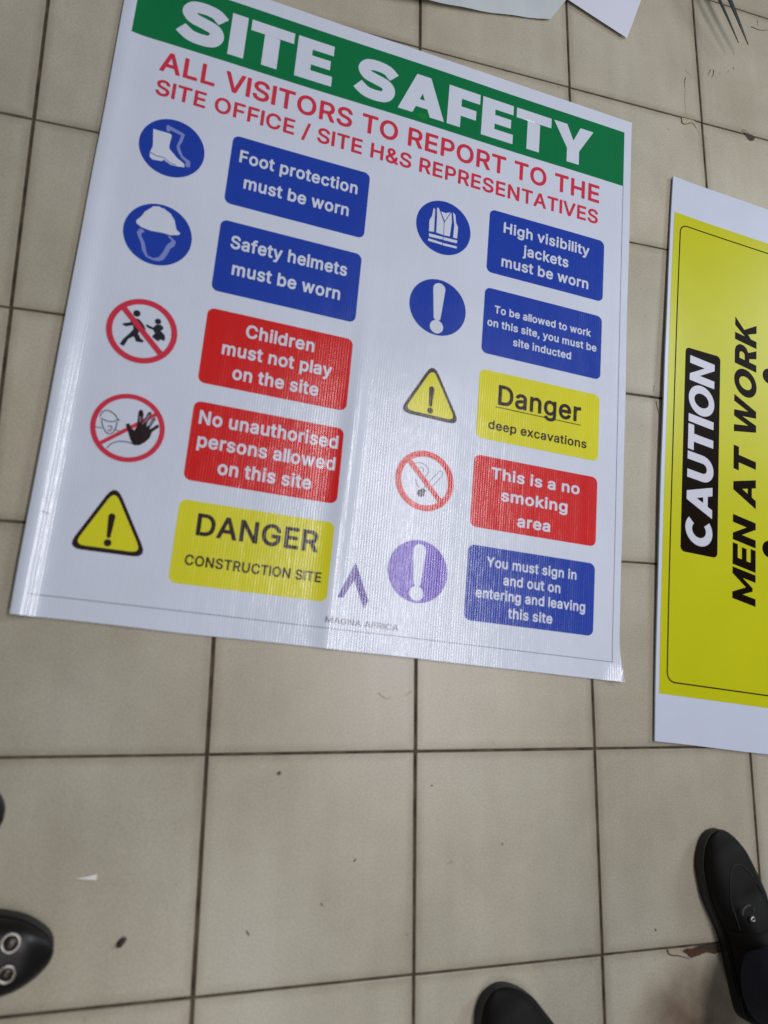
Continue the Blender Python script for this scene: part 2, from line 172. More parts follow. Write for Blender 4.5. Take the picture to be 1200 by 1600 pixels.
851,282,846,282,592,293,584,692,582,709,571,718,549,717,428,704,406,678,398,282,395,280,-12,271,-26,249,-37]]],"G":[1071,[[452,1047,562,1048,628,1039,683,1024,727,1007,782,976,849,921,888,877,910,844,939,789,956,745,969,690,965,668,958,659,936,648,793,649,771,665,734,745,710,778,683,805,650,827,606,847,529,858,463,852,419,839,386,822,332,778,306,745,281,701,256,635,246,580,240,503,245,426,261,349,278,305,303,261,342,214,386,179,430,159,474,146,529,141,584,147,617,154,650,168,694,195,725,228,747,261,765,305,774,349,760,354,551,354,536,360,520,382,519,503,527,525,540,536,562,540,936,540,958,535,975,514,977,393,970,305,950,228,914,155,872,96,828,52,764,8,683,-27,606,-45,529,-50,463,-47,397,-35,313,-3,276,17,221,57,171,107,137,151,105,206,74,283,56,349,47,415,42,503,46,580,57,657,80,734,103,789,134,844,177,901,221,944,276,984,331,1013,383,1031]]],"H":[1064,[[920,-29,898,-37,766,-37,744,-25,736,-12,734,417,722,419,282,417,280,-12,271,-26,249,-37,117,-37,104,-34,89,-23,81,-1,81,1000,84,1014,95,1029,117,1037,249,1037,271,1026,280,1011,282,615,293,605,722,605,733,609,736,1011,744,1025,766,1037,898,1037,914,1033,927,1022,935,1000,935,-1,931,-16]]],"I":[318,[[201,1037,223,1029,234,1014,237,1000,237,-1,229,-23,212,-35,69,-37,56,-34,41,-23,33,-1,33,1000,41,1022,58,1035]]],"L":[820,[[106,1035,249,1037,271,1026,280,1011,282,153,293,149,722,147,742,131,747,109,747,-1,739,-23,725,-34,711,-37,117,-37,95,-29,84,-14,81,-1,81,1000,89,1022]]],"M":[1283,[[95,1029,117,1037,293,1037,315,1033,328,1022,578,384,612,287,623,279,660,384,907,1022,920,1033,942,1037,1118,1037,1140,1028,1151,1011,1153,1000,1153,-1,1151,-12,1140,-28,1118,-37,986,-37,964,-25,956,-12,953,619,948,593,942,589,707,-12,689,-33,667,-37,557,-37,546,-33,533,-23,282,608,277,593,275,-12,260,-31,238,-37,117,-37,104,-34,89,-23,81,-1,
81,1000,84,1014]]],"N":[1077,[[931,1031,942,1020,948,1000,948,-1,940,-23,925,-34,909,-37,755,-37,733,-25,366,549,282,690,281,-12,271,-27,249,-37,117,-37,95,-29,84,-14,81,-1,81,1000,89,1022,102,1033,117,1037,271,1037,293,1027,744,316,748,329,749,1011,755,1023,777,1036,909,1037]]],"O":[1096,[[595,1046,661,1032,716,1012,771,984,826,944,870,901,913,844,945,789,968,734,991,657,1003,580,1006,503,1002,415,992,349,974,283,943,206,910,151,877,107,826,55,771,16,716,-12,661,-32,584,-47,529,-50,452,-46,386,-31,331,-11,276,18,221,58,177,102,139,151,106,206,78,272,57,349,47,415,42,492,46,580,58,657,76,723,104,789,136,844,169,888,223,943,285,987,331,1011,397,1035,463,1047,529,1050],[529,141,584,148,628,161,661,177,705,210,740,250,771,304,792,360,804,426,809,503,803,580,790,646,769,701,738,752,705,790,661,823,628,839,584,852,529,859,474,854,419,838,386,821,344,789,309,749,280,701,259,646,246,580,240,503,245,426,257,360,278,305,309,250,350,206,386,179,419,162,474,146]]],"P":[922,[[104,-34,89,-23,81,-1,81,1000,84,1014,95,1029,117,1037,469,1037,535,1032,601,1018,667,992,722,956,766,912,799,861,823,802,836,736,840,681,836,626,822,560,799,505,766,455,722,410,668,373,612,349,535,333,469,328,293,328,282,318,280,-12,271,-26,249,-37,117,-37],[282,516,502,516,557,532,590,553,607,571,623,598,638,648,640,681,638,714,631,747,617,780,601,802,568,828,535,842,502,849,293,852,282,846]]],"R":[931,[[95,1029,117,1037,458,1037,546,1032,612,1017,678,989,722,961,770,912,800,868,819,824,837,758,842,692,837,626,819,560,799,516,770,472,722,426,673,395,673,384,872,21,878,-1,876,-12,865,-28,843,-37,700,-37,678,-33,667,-25,469,340,458,352,282,351,282,-1,271,-26,249,-37,117,-37,104,-34,89,-23,81,-1,81,1000,84,1014],[282,538,502,541,546,550,591,571,612,592,626,615,635,637,640,670,642,692,635,747,623,778,612,795,590,817,
568,831,535,843,502,849,293,852,282,846]]],"S":[926,[[514,1047,580,1033,635,1012,690,982,734,946,769,906,801,851,819,796,824,752,823,730,816,719,800,708,789,706,668,706,646,710,628,730,617,774,602,801,572,829,536,848,492,860,437,864,404,862,349,848,316,831,294,813,274,785,266,763,264,730,272,699,304,664,338,644,426,613,525,586,624,553,690,521,750,477,789,435,811,400,826,367,836,323,840,279,834,213,819,158,789,102,745,51,701,16,657,-10,591,-35,514,-50,437,-54,360,-49,294,-37,239,-17,179,15,129,56,96,97,63,157,48,202,39,257,40,279,46,290,59,301,74,305,217,303,228,297,239,282,247,246,260,213,294,175,338,151,371,141,448,134,514,142,547,152,580,169,602,187,624,213,639,246,641,279,635,309,613,339,569,367,470,402,349,435,272,462,206,495,151,535,99,598,77,653,65,730,70,785,88,851,118,903,161,950,206,986,261,1015,316,1034,371,1045,448,1050]]],"T":[930,[[512,-36,369,-36,350,-23,344,-12,341,846,336,851,61,851,42,857,26,879,25,1000,33,1022,50,1035,820,1037,842,1029,854,1011,855,879,839,857,820,851,556,851,542,846,542,-1,534,-23]]],"U":[1065,[[920,1030,932,1017,936,995,936,335,930,269,913,203,876,130,832,73,788,34,733,-2,667,-30,590,-47,502,-53,425,-47,359,-33,282,-1,227,35,176,82,135,137,104,203,86,269,81,346,81,995,85,1017,94,1028,106,1035,128,1037,249,1037,268,1028,277,1017,281,995,281,357,284,313,292,280,306,247,327,214,349,192,381,170,425,150,469,141,513,138,557,142,590,150,634,168,656,183,690,214,711,247,724,280,732,313,735,357,735,995,739,1017,748,1028,766,1037,898,1037]]],"V":[991,[[9,1029,31,1037,163,1037,185,1032,196,1021,413,417,471,239,482,257,534,417,746,1022,768,1036,911,1037,933,1029,944,1014,947,1000,944,986,581,-12,575,-23,561,-34,548,-37,394,-36,372,-23,366,-12,-3,989,-3,1011]]],"a":[813,[[686,-28,664,-37,543,-37,521,-29,499,3,444,-29,400,-44,323,-54,257,-50,213,-40,
169,-23,136,-5,92,31,62,70,39,114,27,158,23,213,26,257,37,301,53,334,81,370,103,391,136,413,202,440,345,469,477,486,499,493,504,499,500,543,484,576,455,599,411,611,356,611,323,605,301,596,258,565,224,513,202,501,180,504,59,542,49,554,44,576,67,631,103,681,130,708,160,730,213,760,301,785,378,793,466,784,521,769,576,743,609,719,648,675,669,642,685,598,695,554,699,499,699,4,694,-18],[505,312,499,318,356,294,279,277,257,269,229,246,219,224,219,191,227,169,236,158,257,143,290,131,312,128,367,128,400,136,428,147,470,180,491,213,502,246]]],"c":[826,[[561,762,627,726,671,687,698,654,725,610,746,555,746,533,741,522,728,511,715,507,593,478,569,489,541,544,512,577,473,599,407,611,363,606,330,594,308,580,283,555,264,528,246,489,230,423,226,368,237,280,247,247,262,214,285,181,308,159,330,145,363,134,407,128,462,136,506,158,539,192,572,256,594,267,715,239,737,229,748,214,750,203,738,159,704,93,660,42,616,7,561,-23,484,-47,407,-53,341,-48,275,-31,209,2,154,45,111,93,73,159,49,225,35,291,31,357,35,445,51,522,77,588,118,654,165,705,209,737,264,766,341,787,407,793,484,785]]],"d":[882,[[748,1033,764,1017,768,995,768,5,764,-17,755,-28,737,-36,605,-36,594,-30,583,-19,572,17,545,-6,508,-28,473,-42,429,-50,385,-53,319,-48,253,-28,198,2,143,48,107,93,75,148,51,214,35,291,30,379,36,456,49,522,73,588,110,652,149,698,198,739,264,772,319,787,385,793,429,790,473,781,506,769,572,727,574,995,578,1017,587,1028,605,1037,726,1037],[407,130,440,133,473,145,495,158,517,178,536,203,553,236,566,280,573,324,576,379,565,467,551,511,524,555,495,583,473,596,440,607,396,610,363,607,330,596,308,583,279,555,248,500,238,467,230,423,226,368,229,324,246,247,261,214,284,181,308,158,341,140,363,133]]],"e":[842,[[330,786,407,793,484,784,572,754,610,731,660,689,712,621,737,566,753,511,763,445,767,335,761,313,748,301,726,296,
242,296,231,291,238,258,251,225,286,176,319,151,374,132,418,128,451,130,506,148,528,163,545,181,572,230,594,243,616,241,726,215,745,203,752,192,753,170,737,128,715,88,683,49,649,19,611,-6,572,-24,517,-42,418,-53,341,-47,275,-31,209,2,154,45,111,93,77,148,49,225,35,291,31,357,35,445,52,522,77,588,117,654,154,696,198,731,264,767],[235,478,242,471,550,471,562,478,552,511,535,544,506,577,462,602,407,611,374,609,341,601,299,577,264,541,246,511]]],"g":[884,[[748,779,760,770,769,748,769,-11,763,-88,743,-154,719,-198,671,-249,638,-274,594,-297,528,-319,462,-330,352,-331,297,-322,209,-292,143,-248,86,-187,63,-143,65,-121,73,-110,176,-50,198,-43,209,-44,226,-55,264,-102,286,-121,308,-134,341,-147,407,-154,451,-150,495,-139,528,-121,557,-88,570,-55,575,33,572,38,517,0,473,-17,385,-28,319,-23,253,-4,199,22,154,56,114,99,73,165,48,231,35,297,30,374,35,451,50,528,75,594,108,649,154,703,198,738,264,771,319,786,374,792,440,789,477,781,517,765,572,727,578,737,583,764,594,776,605,782,726,783],[407,610,363,607,330,596,308,583,275,550,249,506,238,473,230,429,226,374,229,330,238,286,249,253,276,209,308,179,330,168,363,157,407,154,440,157,473,166,517,195,538,220,556,253,566,286,577,374,568,462,555,506,538,539,517,566,495,585,473,597,440,607]]],"i":[376,[[102,-37,88,-34,74,-23,66,-1,66,747,74,769,91,781,223,783,236,780,252,769,260,747,260,-1,252,-23,234,-35],[283,923,260,879,223,848,201,839,168,833,135,837,102,851,80,868,61,890,47,923,44,945,48,978,62,1011,80,1032,102,1049,135,1063,168,1067,190,1064,234,1044,267,1011,282,978]]],"n":[853,[[729,-25,707,-37,575,-36,553,-23,547,-12,545,461,541,505,526,549,511,571,497,582,454,605,410,610,355,601,311,575,281,538,263,483,260,439,260,-1,256,-16,245,-29,223,-37,102,-37,88,-34,74,-23,66,-1,66,747,69,760,80,775,102,783,233,780,245,772,254,758,256,725,278,
742,322,766,377,785,443,793,498,789,553,777,597,757,641,726,674,692,702,648,720,604,735,527,739,472,739,-1]]],"o":[864,[[407,793,484,785,550,767,605,739,669,687,704,647,737,592,765,522,781,445,786,368,781,291,764,214,737,147,705,93,666,49,605,0,550,-28,484,-46,407,-53,341,-48,266,-28,209,2,150,49,111,93,78,148,52,214,35,291,30,368,35,445,51,522,77,588,118,654,165,705,209,737,264,766,341,787],[407,128,451,133,484,144,508,159,539,191,565,236,580,280,591,368,586,423,571,489,556,522,534,555,506,582,484,595,451,606,407,611,374,608,341,599,308,580,283,555,264,528,246,489,230,423,226,368,229,324,247,247,262,214,285,181,308,159,341,140]]],"p":[882,[[88,-315,74,-304,66,-282,66,741,70,763,80,775,102,783,223,783,245,773,253,763,257,741,267,730,322,767,355,779,399,789,454,793,509,787,586,766,641,735,685,699,724,653,762,587,785,521,800,444,804,367,800,301,784,217,759,147,728,92,692,48,641,5,580,-29,520,-47,454,-53,366,-43,322,-26,267,13,260,4,260,-282,256,-297,245,-310,223,-318,102,-318],[432,129,465,132,498,142,525,158,553,185,572,213,588,246,603,312,608,367,605,422,596,466,587,499,564,543,531,579,499,598,465,608,432,611,399,608,365,598,333,578,300,541,284,510,269,466,261,422,258,367,268,279,283,235,311,186,340,158,366,143,399,132]]],"r":[557,[[91,-35,74,-23,66,-1,66,747,69,760,80,775,102,783,223,783,234,780,248,769,254,758,256,736,322,775,366,789,454,793,487,790,498,786,509,775,516,758,516,637,509,613,487,598,410,603,355,596,322,580,296,560,279,538,269,516,260,461,260,-1,256,-16,245,-29,223,-37]]],"s":[765,[[465,782,509,768,553,746,588,720,619,687,658,621,670,588,674,566,664,544,641,533,520,509,498,522,475,566,443,598,410,612,366,617,311,608,278,592,256,566,251,544,252,533,264,511,289,494,344,475,520,429,579,401,622,368,657,324,681,269,688,214,683,159,670,115,641,68,608,31,575,5,531,
-18,476,-38,410,-50,311,-51,256,-43,212,-29,168,-10,124,21,91,52,64,93,45,137,33,181,38,203,47,214,69,223,190,246,212,234,236,181,267,148,289,137,355,126,399,130,432,139,454,150,476,169,484,181,490,203,488,214,476,237,443,257,223,317,163,346,120,379,85,423,63,478,55,533,60,588,74,632,102,679,135,713,168,738,212,762,267,780,322,790,377,792]]],"t":[495,[[430,-32,386,-41,331,-45,265,-39,210,-21,158,13,148,24,122,57,99,112,91,189,91,596,89,603,78,606,12,606,1,608,-14,618,-24,640,-24,750,-13,772,1,781,89,783,93,937,100,950,122,963,243,963,265,959,278,948,285,926,287,783,408,782,427,772,435,761,438,750,438,640,428,618,408,607,298,606,287,603,285,596,287,167,296,145,309,138,342,136,397,142,419,135,429,123,456,2,448,-20]]],"v":[813,[[759,769,765,758,766,736,474,-23,462,-33,440,-37,319,-37,297,-30,284,-12,2,725,-3,747,0,760,11,775,33,783,165,783,179,780,195,769,374,272,385,252,407,323,570,769,583,779,605,783,737,782]]],"x":[792,[[18,-29,7,-14,4,-1,11,21,258,384,25,725,19,747,27,769,51,783,194,783,216,778,233,758,370,540,381,543,430,626,524,768,535,778,557,783,689,783,711,777,726,758,727,736,722,725,490,384,488,373,733,21,740,-1,732,-23,717,-34,700,-37,568,-37,546,-32,535,-23,381,216,370,227,318,142,205,-27,194,-34,172,-37,40,-37]]]},"heavyS":[[-36,182,-23,215,8,248,9,259,41,292,42,303,74,336,75,347,118,396,250,293,283,277,327,267,426,260,525,267,547,273,556,281,571,314,570,336,562,347,540,358,371,404,250,431,195,452,162,470,122,501,66,567,41,615,27,666,23,710,31,765,51,820,77,864,118,913,162,948,195,966,239,982,338,999,459,1001,591,984,668,961,731,930,789,886,878,798,865,776,789,699,789,688,701,602,602,698,580,712,547,723,470,736,382,737,316,729,305,726,292,710,297,699,316,687,579,622,657,596,725,556,760,523,789,484,819,424,833,369,837,314,830,259,813,204,785,149,745,96,701,57,635,
24,536,2,404,-4,283,6,206,25,140,52,74,94]]}""")
def text_loops(s, weight):
    x = 0; groups = []
    for ch in s:
        if ch == ' ': x += 390; continue
        adv, cs = GLYPHS[weight][ch]
        groups.append([[((q[2*i]+x)/1000, q[2*i+1]/1000) for i in range(len(q)//2)] for q in cs]); x += adv
    return groups
def rrect(x0, y0, x1, y1, r, n=6):
    out = []
    for cx, cy, a in ((x1-r, y1-r, 0), (x0+r, y1-r, 90), (x0+r, y0+r, 180), (x1-r, y0+r, 270)):
        for k in range(n+1):
            t = math.radians(a+90*k/n); out.append((cx+r*math.cos(t), cy+r*math.sin(t)))
    return out
def circle(cx, cy, r, n=48, ry=None):
    ry = ry or r
    return [(cx+r*math.cos(2*math.pi*k/n), cy+ry*math.sin(2*math.pi*k/n)) for k in range(n)]
def stroke(pts, w, w2=None):
    """thick open line as ONE outline"""
    w2 = w if w2 is None else w2
    P = [Vector(p) for p in pts]; L = []; R = []
    for i, p in enumerate(P):
        a = P[max(i-1, 0)]; b = P[min(i+1, len(P)-1)]
        d = (b-a).normalized(); n = Vector((-d.y, d.x)); ww = w+(w2-w)*i/(len(P)-1)
        L.append(p+n*ww/2); R.append(p-n*ww/2)
    return [tuple(v) for v in L+R[::-1]]
def spline(pts, n=8):
    P = [Vector(p) for p in pts]; P = [P[0]*2-P[1]]+P+[P[-1]*2-P[-2]]; out = []
    for i in range(1, len(P)-2):
        for k in range(n):
            t = k/n; a, b, c, d = P[i-1:i+3]
            out.append(0.5*((2*b)+(c-a)*t+(2*a-5*b+4*c-d)*t*t+(3*b-a-3*c+d)*t**3))
    out.append(P[-2]); return [tuple(v) for v in out]
def roundpoly(pts, r, n=5):
    out = []; N = len(pts)
    for i in range(N):
        p = Vector(pts[i]); a = (Vector(pts[i-1])-p).normalized(); b = (Vector(pts[(i+1) % N])-p).normalized()
        ang = math.acos(max(-1, min(1, a.dot(b)))); d = r/math.tan(ang/2)
        q0 = p+a*d; q1 = p+b*d
        for k in range(n+1):
            t = k/n; out.append(tuple((1-t)**2*q0+2*t*(1-t)*p+t*t*q1))
    return out

# heavy poster capitals, cap height 1, one outline set each: (loops, advance)
def heavy(ch, w):
    h = w*0.86
    if ch == 'I': return [[(0, 0), (w, 0), (w, 1), (0, 1)]], w
    if ch == 'T':
        W_ = 0.84; c = W_/2
        return [[(c-w/2, 0), (c+w/2, 0), (c+w/2, 1-h), (W_, 1-h), (W_, 1), (0, 1), (0, 1-h), (c-w/2, 1-h)]], W_
    if ch == 'E':
        W_ = 0.74; m0 = 0.5-h*0.44; m1 = 0.5+h*0.44; a = W_*0.92
        return [[(0, 0), (W_, 0), (W_, h*0.94), (w, h*0.94), (w, m0), (a, m0), (a, m1), (w, m1), (w, 1-h*0.94), (W_*0.98, 1-h*0.94), (W_*0.98, 1), (0, 1)]], W_
    if ch == 'F':
        W_ = 0.72; m0 = 0.30; m1 = 0.30+h*0.94; a = W_*0.9
        return [[(0, 0), (w, 0), (w, m0), (a, m0), (a, m1), (w, m1), (w, 1-h), (W_, 1-h), (W_, 1), (0, 1)]], W_
    if ch == 'A':
        W_ = 1.02; c = W_/2; q = w*0.52
        sl = (c-q)/1.0
        f = lambda y: y*sl
        ww = w*1.06
        y0 = 0.18; y1 = 0.18+h*0.78
        apex = (c-ww)/sl
        return [[(0, 0), (ww, 0), (ww+f(y0), y0), (W_-ww-f(y0), y0), (W_-ww, 0), (W_, 0), (c+q, 1), (c-q, 1)],
                [(ww+f(y1), y1), (W_-ww-f(y1), y1), (c, min(apex, 0.84))]], W_
    if ch == 'Y':
        W_ = 0.98; c = W_/2
        return [[(c-w/2, 0), (c+w/2, 0), (c+w/2, 0.36), (W_, 1), (W_-w*1.08, 1), (c, 0.60), (w*1.08, 1), (0, 1), (c-w/2, 0.36)]], W_
    if ch == 'N':
        W_ = 0.86
        return [[(0, 0), (w, 0), (w, 0.60), (W_-w*0.84, 0), (W_, 0), (W_, 1), (W_-w, 1), (W_-w, 0.40), (w*0.84, 1), (0, 1)]], W_
    if ch == 'M':
        W_ = 1.04; c = W_/2
        return [[(0, 0), (w*0.92, 0), (w*0.92, 0.56), (c-w*0.22, 0.13), (c+w*0.22, 0.13), (W_-w*0.92, 0.56), (W_-w*0.92, 0), (W_, 0), (W_, 1), (W_-w*0.80, 1), (c, 0.42), (w*0.80, 1), (0, 1)]], W_
    if ch == 'W':
        W_ = 1.36; c = W_/2; q = w*0.92
        return [[(0.30, 0), (0.30+q, 0), (c, 0.62), (W_-0.30-q, 0), (W_-0.30, 0), (W_, 1), (W_-q, 1), (W_-0.30-q*0.50, 0.36), (c+q*0.46, 1), (c-q*0.46, 1), (0.30+q*0.50, 0.36), (q, 1), (0, 1)]], W_
    if ch == 'K':
        W_ = 0.90
        return [[(0, 0), (w, 0), (w, 0.26), (w+0.13, 0.40), (W_-w*1.14, 0), (W_, 0), (0.51, 0.58), (W_*0.96, 1), (W_*0.96-w*1.2, 1), (w, 0.54), (w, 1), (0, 1)]], W_
    if ch == 'O':
        W_ = 1.0
        return [circle(W_/2, 0.5, W_/2+0.01, 40, 0.515), circle(W_/2, 0.5, W_/2-w*0.98, 40, 0.515-h*0.98)], W_
    if ch == 'C':
        W_ = 0.92; c = 0.5; pts = []
        for k in range(33):
            t = math.radians(48+k*264/32); pts.append((c+(0.5-w/2)*math.cos(t), 0.5+(0.512-h/2)*math.sin(t)))
        return [stroke(pts, w*0.96)], W_
    if ch == 'U':
        W_ = 0.86; r = (W_-w)/2; pts = [(w/2, 1), (w/2, 0.7)]
        for k in range(17):
            t = math.pi+math.pi*k/16; pts.append((W_/2+r*math.cos(t), 0.40+(0.40+0.012-h/2)*math.sin(t)))
        pts += [(W_-w/2, 0.7), (W_-w/2, 1)]
        return [stroke(pts, w)], W_
    if ch == 'R':
        W_ = 0.82; cy = 1-0.335; ro = 0.335; ri = ro-h*0.92
        xo = 0.44
        o = [(0, 0), (w, 0), (w, 0.33), (xo-0.05, 0.33), (W_-w*1.14, 0), (W_, 0), (W_-0.215, 0.385)]
        for k in range(2, 15):
            t = math.radians(-62+k*152/14); o.append((xo+0.37*math.cos(t), cy+ro*math.sin(t)))
        o += [(xo, 1), (0, 1)]
        i = [(w, cy-ri), (xo, cy-ri)]+[(xo+(0.37-w*0.98)*math.cos(t), cy+ri*math.sin(t)) for t in [math.radians(-90+k*18) for k in range(1, 10)]]+[(xo, cy+ri), (w, cy+ri)]
        return [o, i], W_
    if ch == 'S':
        return [[(q[2*i]/1000, q[2*i+1]/1000) for i in range(len(q)//2)] for q in GLYPHS['heavyS']], 0.86
    return [], 0.42
def heavy_line(s, w, gap, space):
    x = 0; loops = []
    for ch in s:
        if ch == ' ': x += space; continue
        L, adv = heavy(ch, w)
        for lp in L: loops.append([(px+x, py) for px, py in lp])
        x += adv+gap
    return loops, x-gap

def crisp(o):
    e = o.modifiers.new('crisp', 'EDGE_SPLIT'); e.split_angle = math.radians(35)

class Sheet:
    """a sheet lying on the floor; local x = across, local y = -down"""
    def __init__(s, root, height, warp, ucuts, vcuts, step=0.00022):
        s.root = root; s.h = height; s.warp = warp; s.u = ucuts; s.v = vcuts; s.step = step
    def lay(s, me, name, mat, parent, layer):
        bm = bmesh.new(); bm.from_mesh(me); bpy.data.meshes.remove(me)
        xs = [v.co.x for v in bm.verts]; ys = [v.co.y for v in bm.verts]
        x0, x1, y0, y1 = min(xs), max(xs), min(ys), max(ys)
        for cuts, n in ((s.u, Vector((1, 0, 0))), (s.v, Vector((0, 1, 0)))):
            for c in cuts:
                if n.x and not x0 < c < x1: continue
                if n.y and not y0 < c < y1: continue
                bmesh.ops.bisect_plane(bm, geom=bm.verts[:]+bm.edges[:]+bm.faces[:], plane_co=n*c, plane_no=n, dist=1e-7)
        for f in bm.faces:
            if f.normal.z < 0: f.normal_flip()
        for v in bm.verts:
            u, w = v.co.x, -v.co.y
            uu, ww = s.warp(u, w)
            v.co = (uu, -ww, s.h(u, w)+layer*s.step)
        for f in bm.faces: f.smooth = True
        return bm_link(name, bm, mat, parent)
    def shape(s, loops, name, mat, parent, layer=1):      # loops in (u, v) with v down
        return s.lay(fill_mesh([[(p[0], -p[1]) for p in lp] for lp in loops]), name, mat, parent, layer)
    def merged(s, groups, name, mat, parent, layer=1):    # overlapping outlines, each filled on its own
        bm = bmesh.new()
        for loops in groups:
            me = fill_mesh([[(p[0], -p[1]) for p in lp] for lp in loops]); bm.from_mesh(me); bpy.data.meshes.remove(me)
        me = bpy.data.meshes.new('m'); bm.to_mesh(me); bm.free()
        return s.lay(me, name, mat, parent, layer)
    def text(s, txt, u0, u1, base, cap, mat, parent, layer=2, weight='bold', name='lettering'):
        gr = text_loops(txt, weight); xs = [p[0] for g in gr for lp in g for p in lp]; a, b = min(xs), max(xs); k = (u1-u0)/(b-a)
        return s.merged([[[(u0+(x-a)*k, base-y*cap) for x, y in lp] for lp in g] for g in gr], name, mat, parent, layer)

# ================================================================== THE FLOOR
def tile_material():
    M, nt, b = new_mat('ceramic_tile'); N = nt.nodes; L = nt.links
    tc = N.new('ShaderNodeTexCoord'); oi = N.new('ShaderNodeObjectInfo'); geo = N.new('ShaderNodeNewGeometry')
    n1 = N.new('ShaderNodeTexNoise'); n1.inputs['Scale'].default_value = 5; n1.inputs['Detail'].default_value = 7; n1.inputs['Roughness'].default_value = 0.6
    n2 = N.new('ShaderNodeTexNoise'); n2.inputs['Scale'].default_value = 420; n2.inputs['Detail'].default_value = 2
    n3 = N.new('ShaderNodeTexNoise'); n3.inputs['Scale'].default_value = 1.7; n3.inputs['Detail'].default_value = 4
    for n in (n1, n2, n3): L.new(geo.outputs['Position'], n.inputs['Vector'])
    r1 = N.new('ShaderNodeValToRGB'); r1.color_ramp.elements[0].position = 0.25; r1.color_ramp.elements[1].position = 0.75
    r1.color_ramp.elements[0].color = (0.405, 0.372, 0.290, 1); r1.color_ramp.elements[1].color = (0.53, 0.498, 0.400, 1)
    L.new(n1.outputs['Fac'], r1.inputs[0])
    m1 = N.new('ShaderNodeMix'); m1.data_type = 'RGBA'; m1.blend_type = 'MULTIPLY'; m1.inputs['Factor'].default_value = 1
    r2 = N.new('ShaderNodeValToRGB'); r2.color_ramp.elements[0].position = 0.3; r2.color_ramp.elements[1].position = 0.7
    r2.color_ramp.elements[0].color = (0.83, 0.83, 0.83, 1); r2.color_ramp.elements[1].color = (1.1, 1.1, 1.1, 1)
    L.new(n2.outputs['Fac'], r2.inputs[0]); L.new(r1.outputs[0], m1.inputs['A']); L.new(r2.outputs[0], m1.inputs['B'])
    m2 = N.new('ShaderNodeMix'); m2.data_type = 'RGBA'; m2.blend_type = 'MULTIPLY'; m2.inputs['Factor'].default_value = 1
    r3 = N.new('ShaderNodeValToRGB'); r3.color_ramp.elements[0].position = 0.3; r3.color_ramp.elements[1].position = 0.7
    r3.color_ramp.elements[0].color = (0.93, 0.90, 0.85, 1); r3.color_ramp.elements[1].color = (1.02, 1.03, 1.04, 1)
    L.new(n3.outputs['Fac'], r3.inputs[0]); L.new(m1.outputs['Result'], m2.inputs['A']); L.new(r3.outputs[0], m2.inputs['B'])
    # each tile its own slight shade
    mr = N.new('ShaderNodeMapRange'); mr.inputs['To Min'].default_value = 0.95; mr.inputs['To Max'].default_value = 1.06
    L.new(oi.outputs['Random'], mr.inputs['Value'])
    vm = N.new('ShaderNodeVectorMath'); vm.operation = 'SCALE'; L.new(m2.outputs['Result'], vm.inputs[0]); L.new(mr.outputs[0], vm.inputs['Scale'])
    # grime gathered along the tile edges, patchy; and soft mopping smears
    sp = N.new('ShaderNodeSeparateXYZ'); L.new(tc.outputs['Object'], sp.inputs[0])
    def mm(op, a, b_=None):
        n = N.new('ShaderNodeMath'); n.operation = op
        for i, v in enumerate((a, b_)):
            if v is None: continue
            if isinstance(v, (int, float)): n.inputs[i].default_value = v
            else: L.new(v, n.inputs[i])
        return n.outputs[0]
    ed = mm('MAXIMUM', mm('ABSOLUTE', sp.outputs[0]), mm('ABSOLUTE', sp.outputs[1]))
    n5 = N.new('ShaderNodeTexNoise'); n5.inputs['Scale'].default_value = 24; n5.inputs['Detail'].default_value = 6; L.new(geo.outputs['Position'], n5.inputs['Vector'])
    e1 = N.new('ShaderNodeMapRange'); e1.inputs['From Min'].default_value = 0.455; e1.inputs['From Max'].default_value = 0.50; L.new(ed, e1.inputs['Value'])
    gr = mm('MULTIPLY', e1.outputs[0], mm('MULTIPLY', n5.outputs['Fac'], 0.75))
    mp = N.new('ShaderNodeMapping'); mp.inputs['Scale'].default_value = (26, 3, 1); mp.inputs['Rotation'].default_value = (0, 0, 0.12); L.new(geo.outputs['Position'], mp.inputs[0])
    n6 = N.new('ShaderNodeTexNoise'); n6.inputs['Scale'].default_value = 1; n6.inputs['Detail'].default_value = 5; L.new(mp.outputs[0], n6.inputs['Vector'])
    sm = N.new('ShaderNodeMapRange'); sm.inputs['From Min'].default_value = 0.35; sm.inputs['From Max'].default_value = 0.75; sm.inputs['To Max'].default_value = 0.13; L.new(n6.outputs['Fac'], sm.inputs['Value'])
    n7 = N.new('ShaderNodeTexNoise'); n7.inputs['Scale'].default_value = 60; n7.inputs['Detail'].default_value = 3; L.new(geo.outputs['Position'], n7.inputs['Vector'])
    sk = N.new('ShaderNodeMapRange'); sk.inputs['From Min'].default_value = 0.70; sk.inputs['From Max'].default_value = 0.76; sk.inputs['To Max'].default_value = 0.35; L.new(n7.outputs['Fac'], sk.inputs['Value'])
    fc = mm('MINIMUM', mm('ADD', mm('ADD', gr, sm.outputs[0]), sk.outputs[0]), 0.8)
    md_ = N.new('ShaderNodeMix'); md_.data_type = 'RGBA'; md_.inputs['B'].default_value = (0.20, 0.165, 0.115, 1)
    L.new(fc, md_.inputs['Factor']); L.new(vm.outputs[0], md_.inputs['A'])
    L.new(md_.outputs['Result'], b.inputs['Base Color'])
    rr = N.new('ShaderNodeMapRange'); rr.inputs['To Min'].default_value = 0.26; rr.inputs['To Max'].default_value = 0.40
    L.new(n1.outputs['Fac'], rr.inputs['Value']); L.new(rr.outputs[0], b.inputs['Roughness'])
    b.inputs['Specular IOR Level'].default_value = 0.45
    bp = N.new('ShaderNodeBump'); bp.inputs['Strength'].default_value = 0.5; bp.inputs['Distance'].default_value = 0.0006
